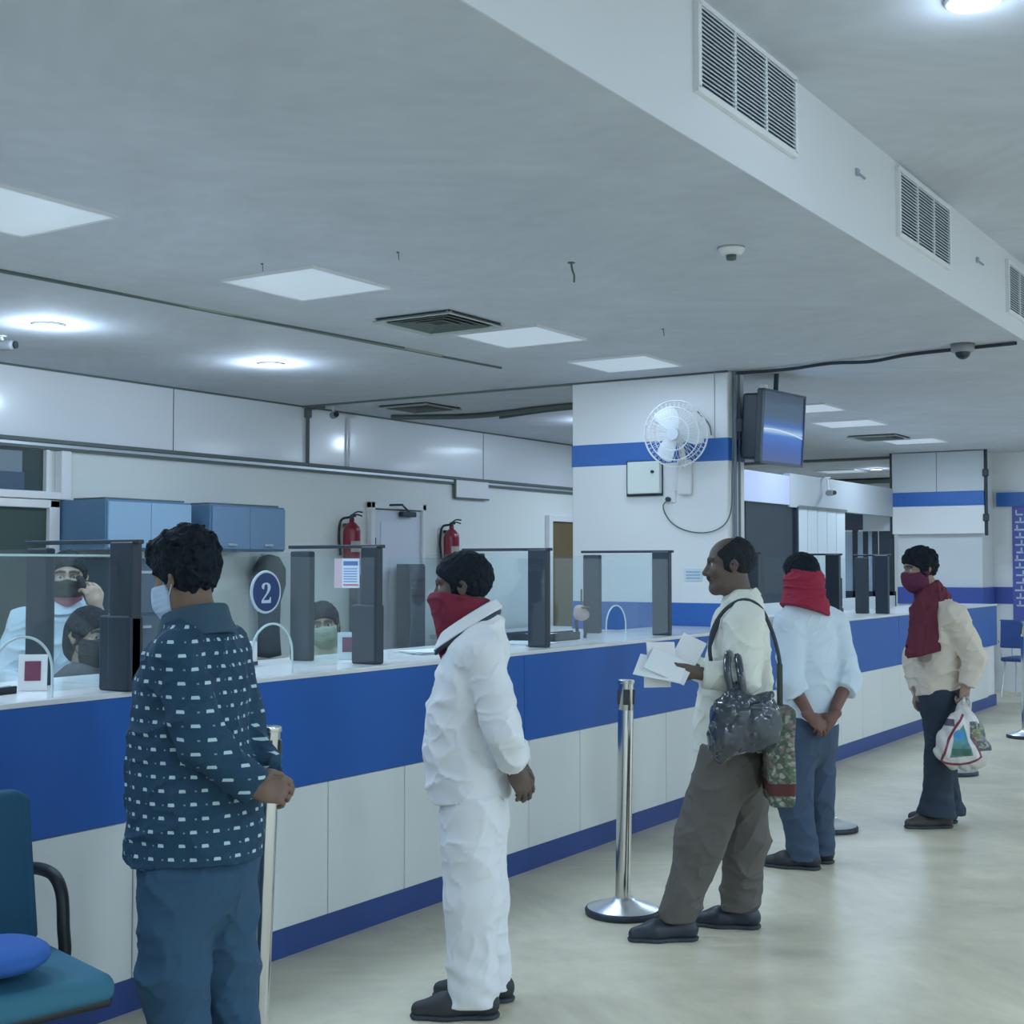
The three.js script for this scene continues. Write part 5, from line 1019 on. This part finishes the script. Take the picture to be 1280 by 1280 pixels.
// ------------------------------------------------------------------ small things on the counter
{
  const st = (x, z, turn, label) => {
    const t = thing('photo_stand', label, 'stand', [x, CTOP, z], turn);
    obj('card', box(0.10, 0.13, 0.004, 0, 0.066, 0, 0.001).rotateX(-0.12), M.white, t);
    obj('print', box(0.055, 0.07, 0.003, 0, 0.072, 0.003).rotateX(-0.12), mat([0.20, 0.05, 0.09], 0.6), t);
    obj('foot', box(0.08, 0.004, 0.06, 0, 0.002, -0.03), M.white, t);
  };
  st(-4.10, -3.17, 0.75, 'small white stand with a red print on the counter beside the seated woman clerk');
  st(-4.18, -5.02, 0.75, 'small white card with a dark red photo before the clerk in the printed mask');
  const bx = thing('paper_box', 'white box on the counter below the number 2 sign', 'box', [-4.34, CTOP, -4.38], 0.3);
  obj('carton', box(0.2, 0.10, 0.2, 0, 0.06, 0, 0.006), M.white, bx); obj('lid_gap', box(0.202, 0.018, 0.202, 0, 0.012, 0), M.dark, bx);
  const led = thing('ledger', 'dark open ledger on the counter at the left edge', 'book', [-4.16, CTOP, -2.86], 0.2);
  obj('cover', box(0.24, 0.018, 0.42, 0, 0.01, 0, 0.004), M.dark, led); obj('pages', box(0.22, 0.012, 0.40, 0, 0.022, 0, 0.003), mat([0.42, 0.50, 0.54], 0.7), led); obj('spine', box(0.012, 0.026, 0.42, 0.12, 0.013, 0, 0.004), M.black, led);
  for (const [x, z, tu, lab] of [[-4.12, -6.5, 0.3, 'loose papers on the counter left of the dark document tray'], [-4.15, -5.65, -0.2, 'loose papers on the counter behind the man in white']]) {
    const p = thing('paper_stack', lab, 'papers', [x, CTOP, z], tu);
    for (let k = 0; k < 4; k++) { const s = obj('sheet', box(0.21, 0.003, 0.3, 0, 0.002 + k * 0.0035, 0), M.paper, p); s.rotation.y = (rnd() - 0.5) * 0.5; s.position.x = (rnd() - 0.5) * 0.05; }
  }
  const tr = thing('document_tray', 'dark low document tray on the counter before the wide pillar', 'tray', [-4.3, CTOP, -6.96], 0);
  obj('tray_base', box(0.3, 0.012, 0.4, 0, 0.006, 0, 0.004), M.dark, tr); obj('tray_rim', [box(0.012, 0.045, 0.4, 0.15, 0.024, 0, 0.003), box(0.012, 0.045, 0.4, -0.15, 0.024, 0, 0.003), box(0.3, 0.045, 0.012, 0, 0.024, 0.2, 0.003)], M.dark, tr); obj('papers', box(0.26, 0.02, 0.34, 0, 0.024, 0, 0.004), M.paper, tr);
  const lp = thing('desk_ornament', 'small peach desk ornament on two dark legs before the wide pillar', 'ornament', [-4.20, CTOP, -7.27], 0.5);
  for (const s of [-1, 1]) obj('leg', rod([s * 0.02, 0, 0], [s * 0.035, 0.11, 0], 0.011, 10), M.dark, lp);
  obj('stem', rod([0, 0.20, 0], [0.0, 0.30, 0], 0.006, 8), M.trimDark, lp);
  obj('body', surface(uni(0.02, blob([0, 0.145, 0], [0.05, 0.04, 0.035]), blob([-0.01, 0.18, 0], [0.036, 0.025, 0.03])), [-0.09, 0.09, -0.07], [0.09, 0.28, 0.07], 0.008), mat([0.46, 0.34, 0.30], 0.6), lp);
  obj('top_band', box(0.05, 0.012, 0.04, 0.025, 0.188, 0.012, 0.005), mat([0.10, 0.06, 0.05], 0.6), lp);
  const mon = (x, z, turn, lab) => { const t = thing('computer_monitor', lab, 'monitor', [x, CTOP, z], turn); obj('housing', box(0.40, 0.26, 0.03, 0, 0.20, 0, 0.008), M.black, t); obj('stand', [cyl(0.09, 0.08, 0.012, 0, 0.006, 0), box(0.05, 0.09, 0.025, 0, 0.05, 0)], M.black, t); };
  mon(-4.30, -11.75, 0.9, 'black computer monitor on the counter right of the red head scarf');
  const bl = obj('desk_bag', surface(uni(0.04, blob([-4.12, CTOP + 0.05, -11.45], [0.10, 0.06, 0.20]), blob([-4.14, CTOP + 0.09, -11.25], [0.07, 0.06, 0.1])), [-4.3, CTOP - 0.0, -11.8], [-3.95, CTOP + 0.2, -11.0], 0.012), M.black);
  tag(bl, 'black soft bundle lying on the counter near the far partition', 'bag');
}

renderer.render(scene, camera);
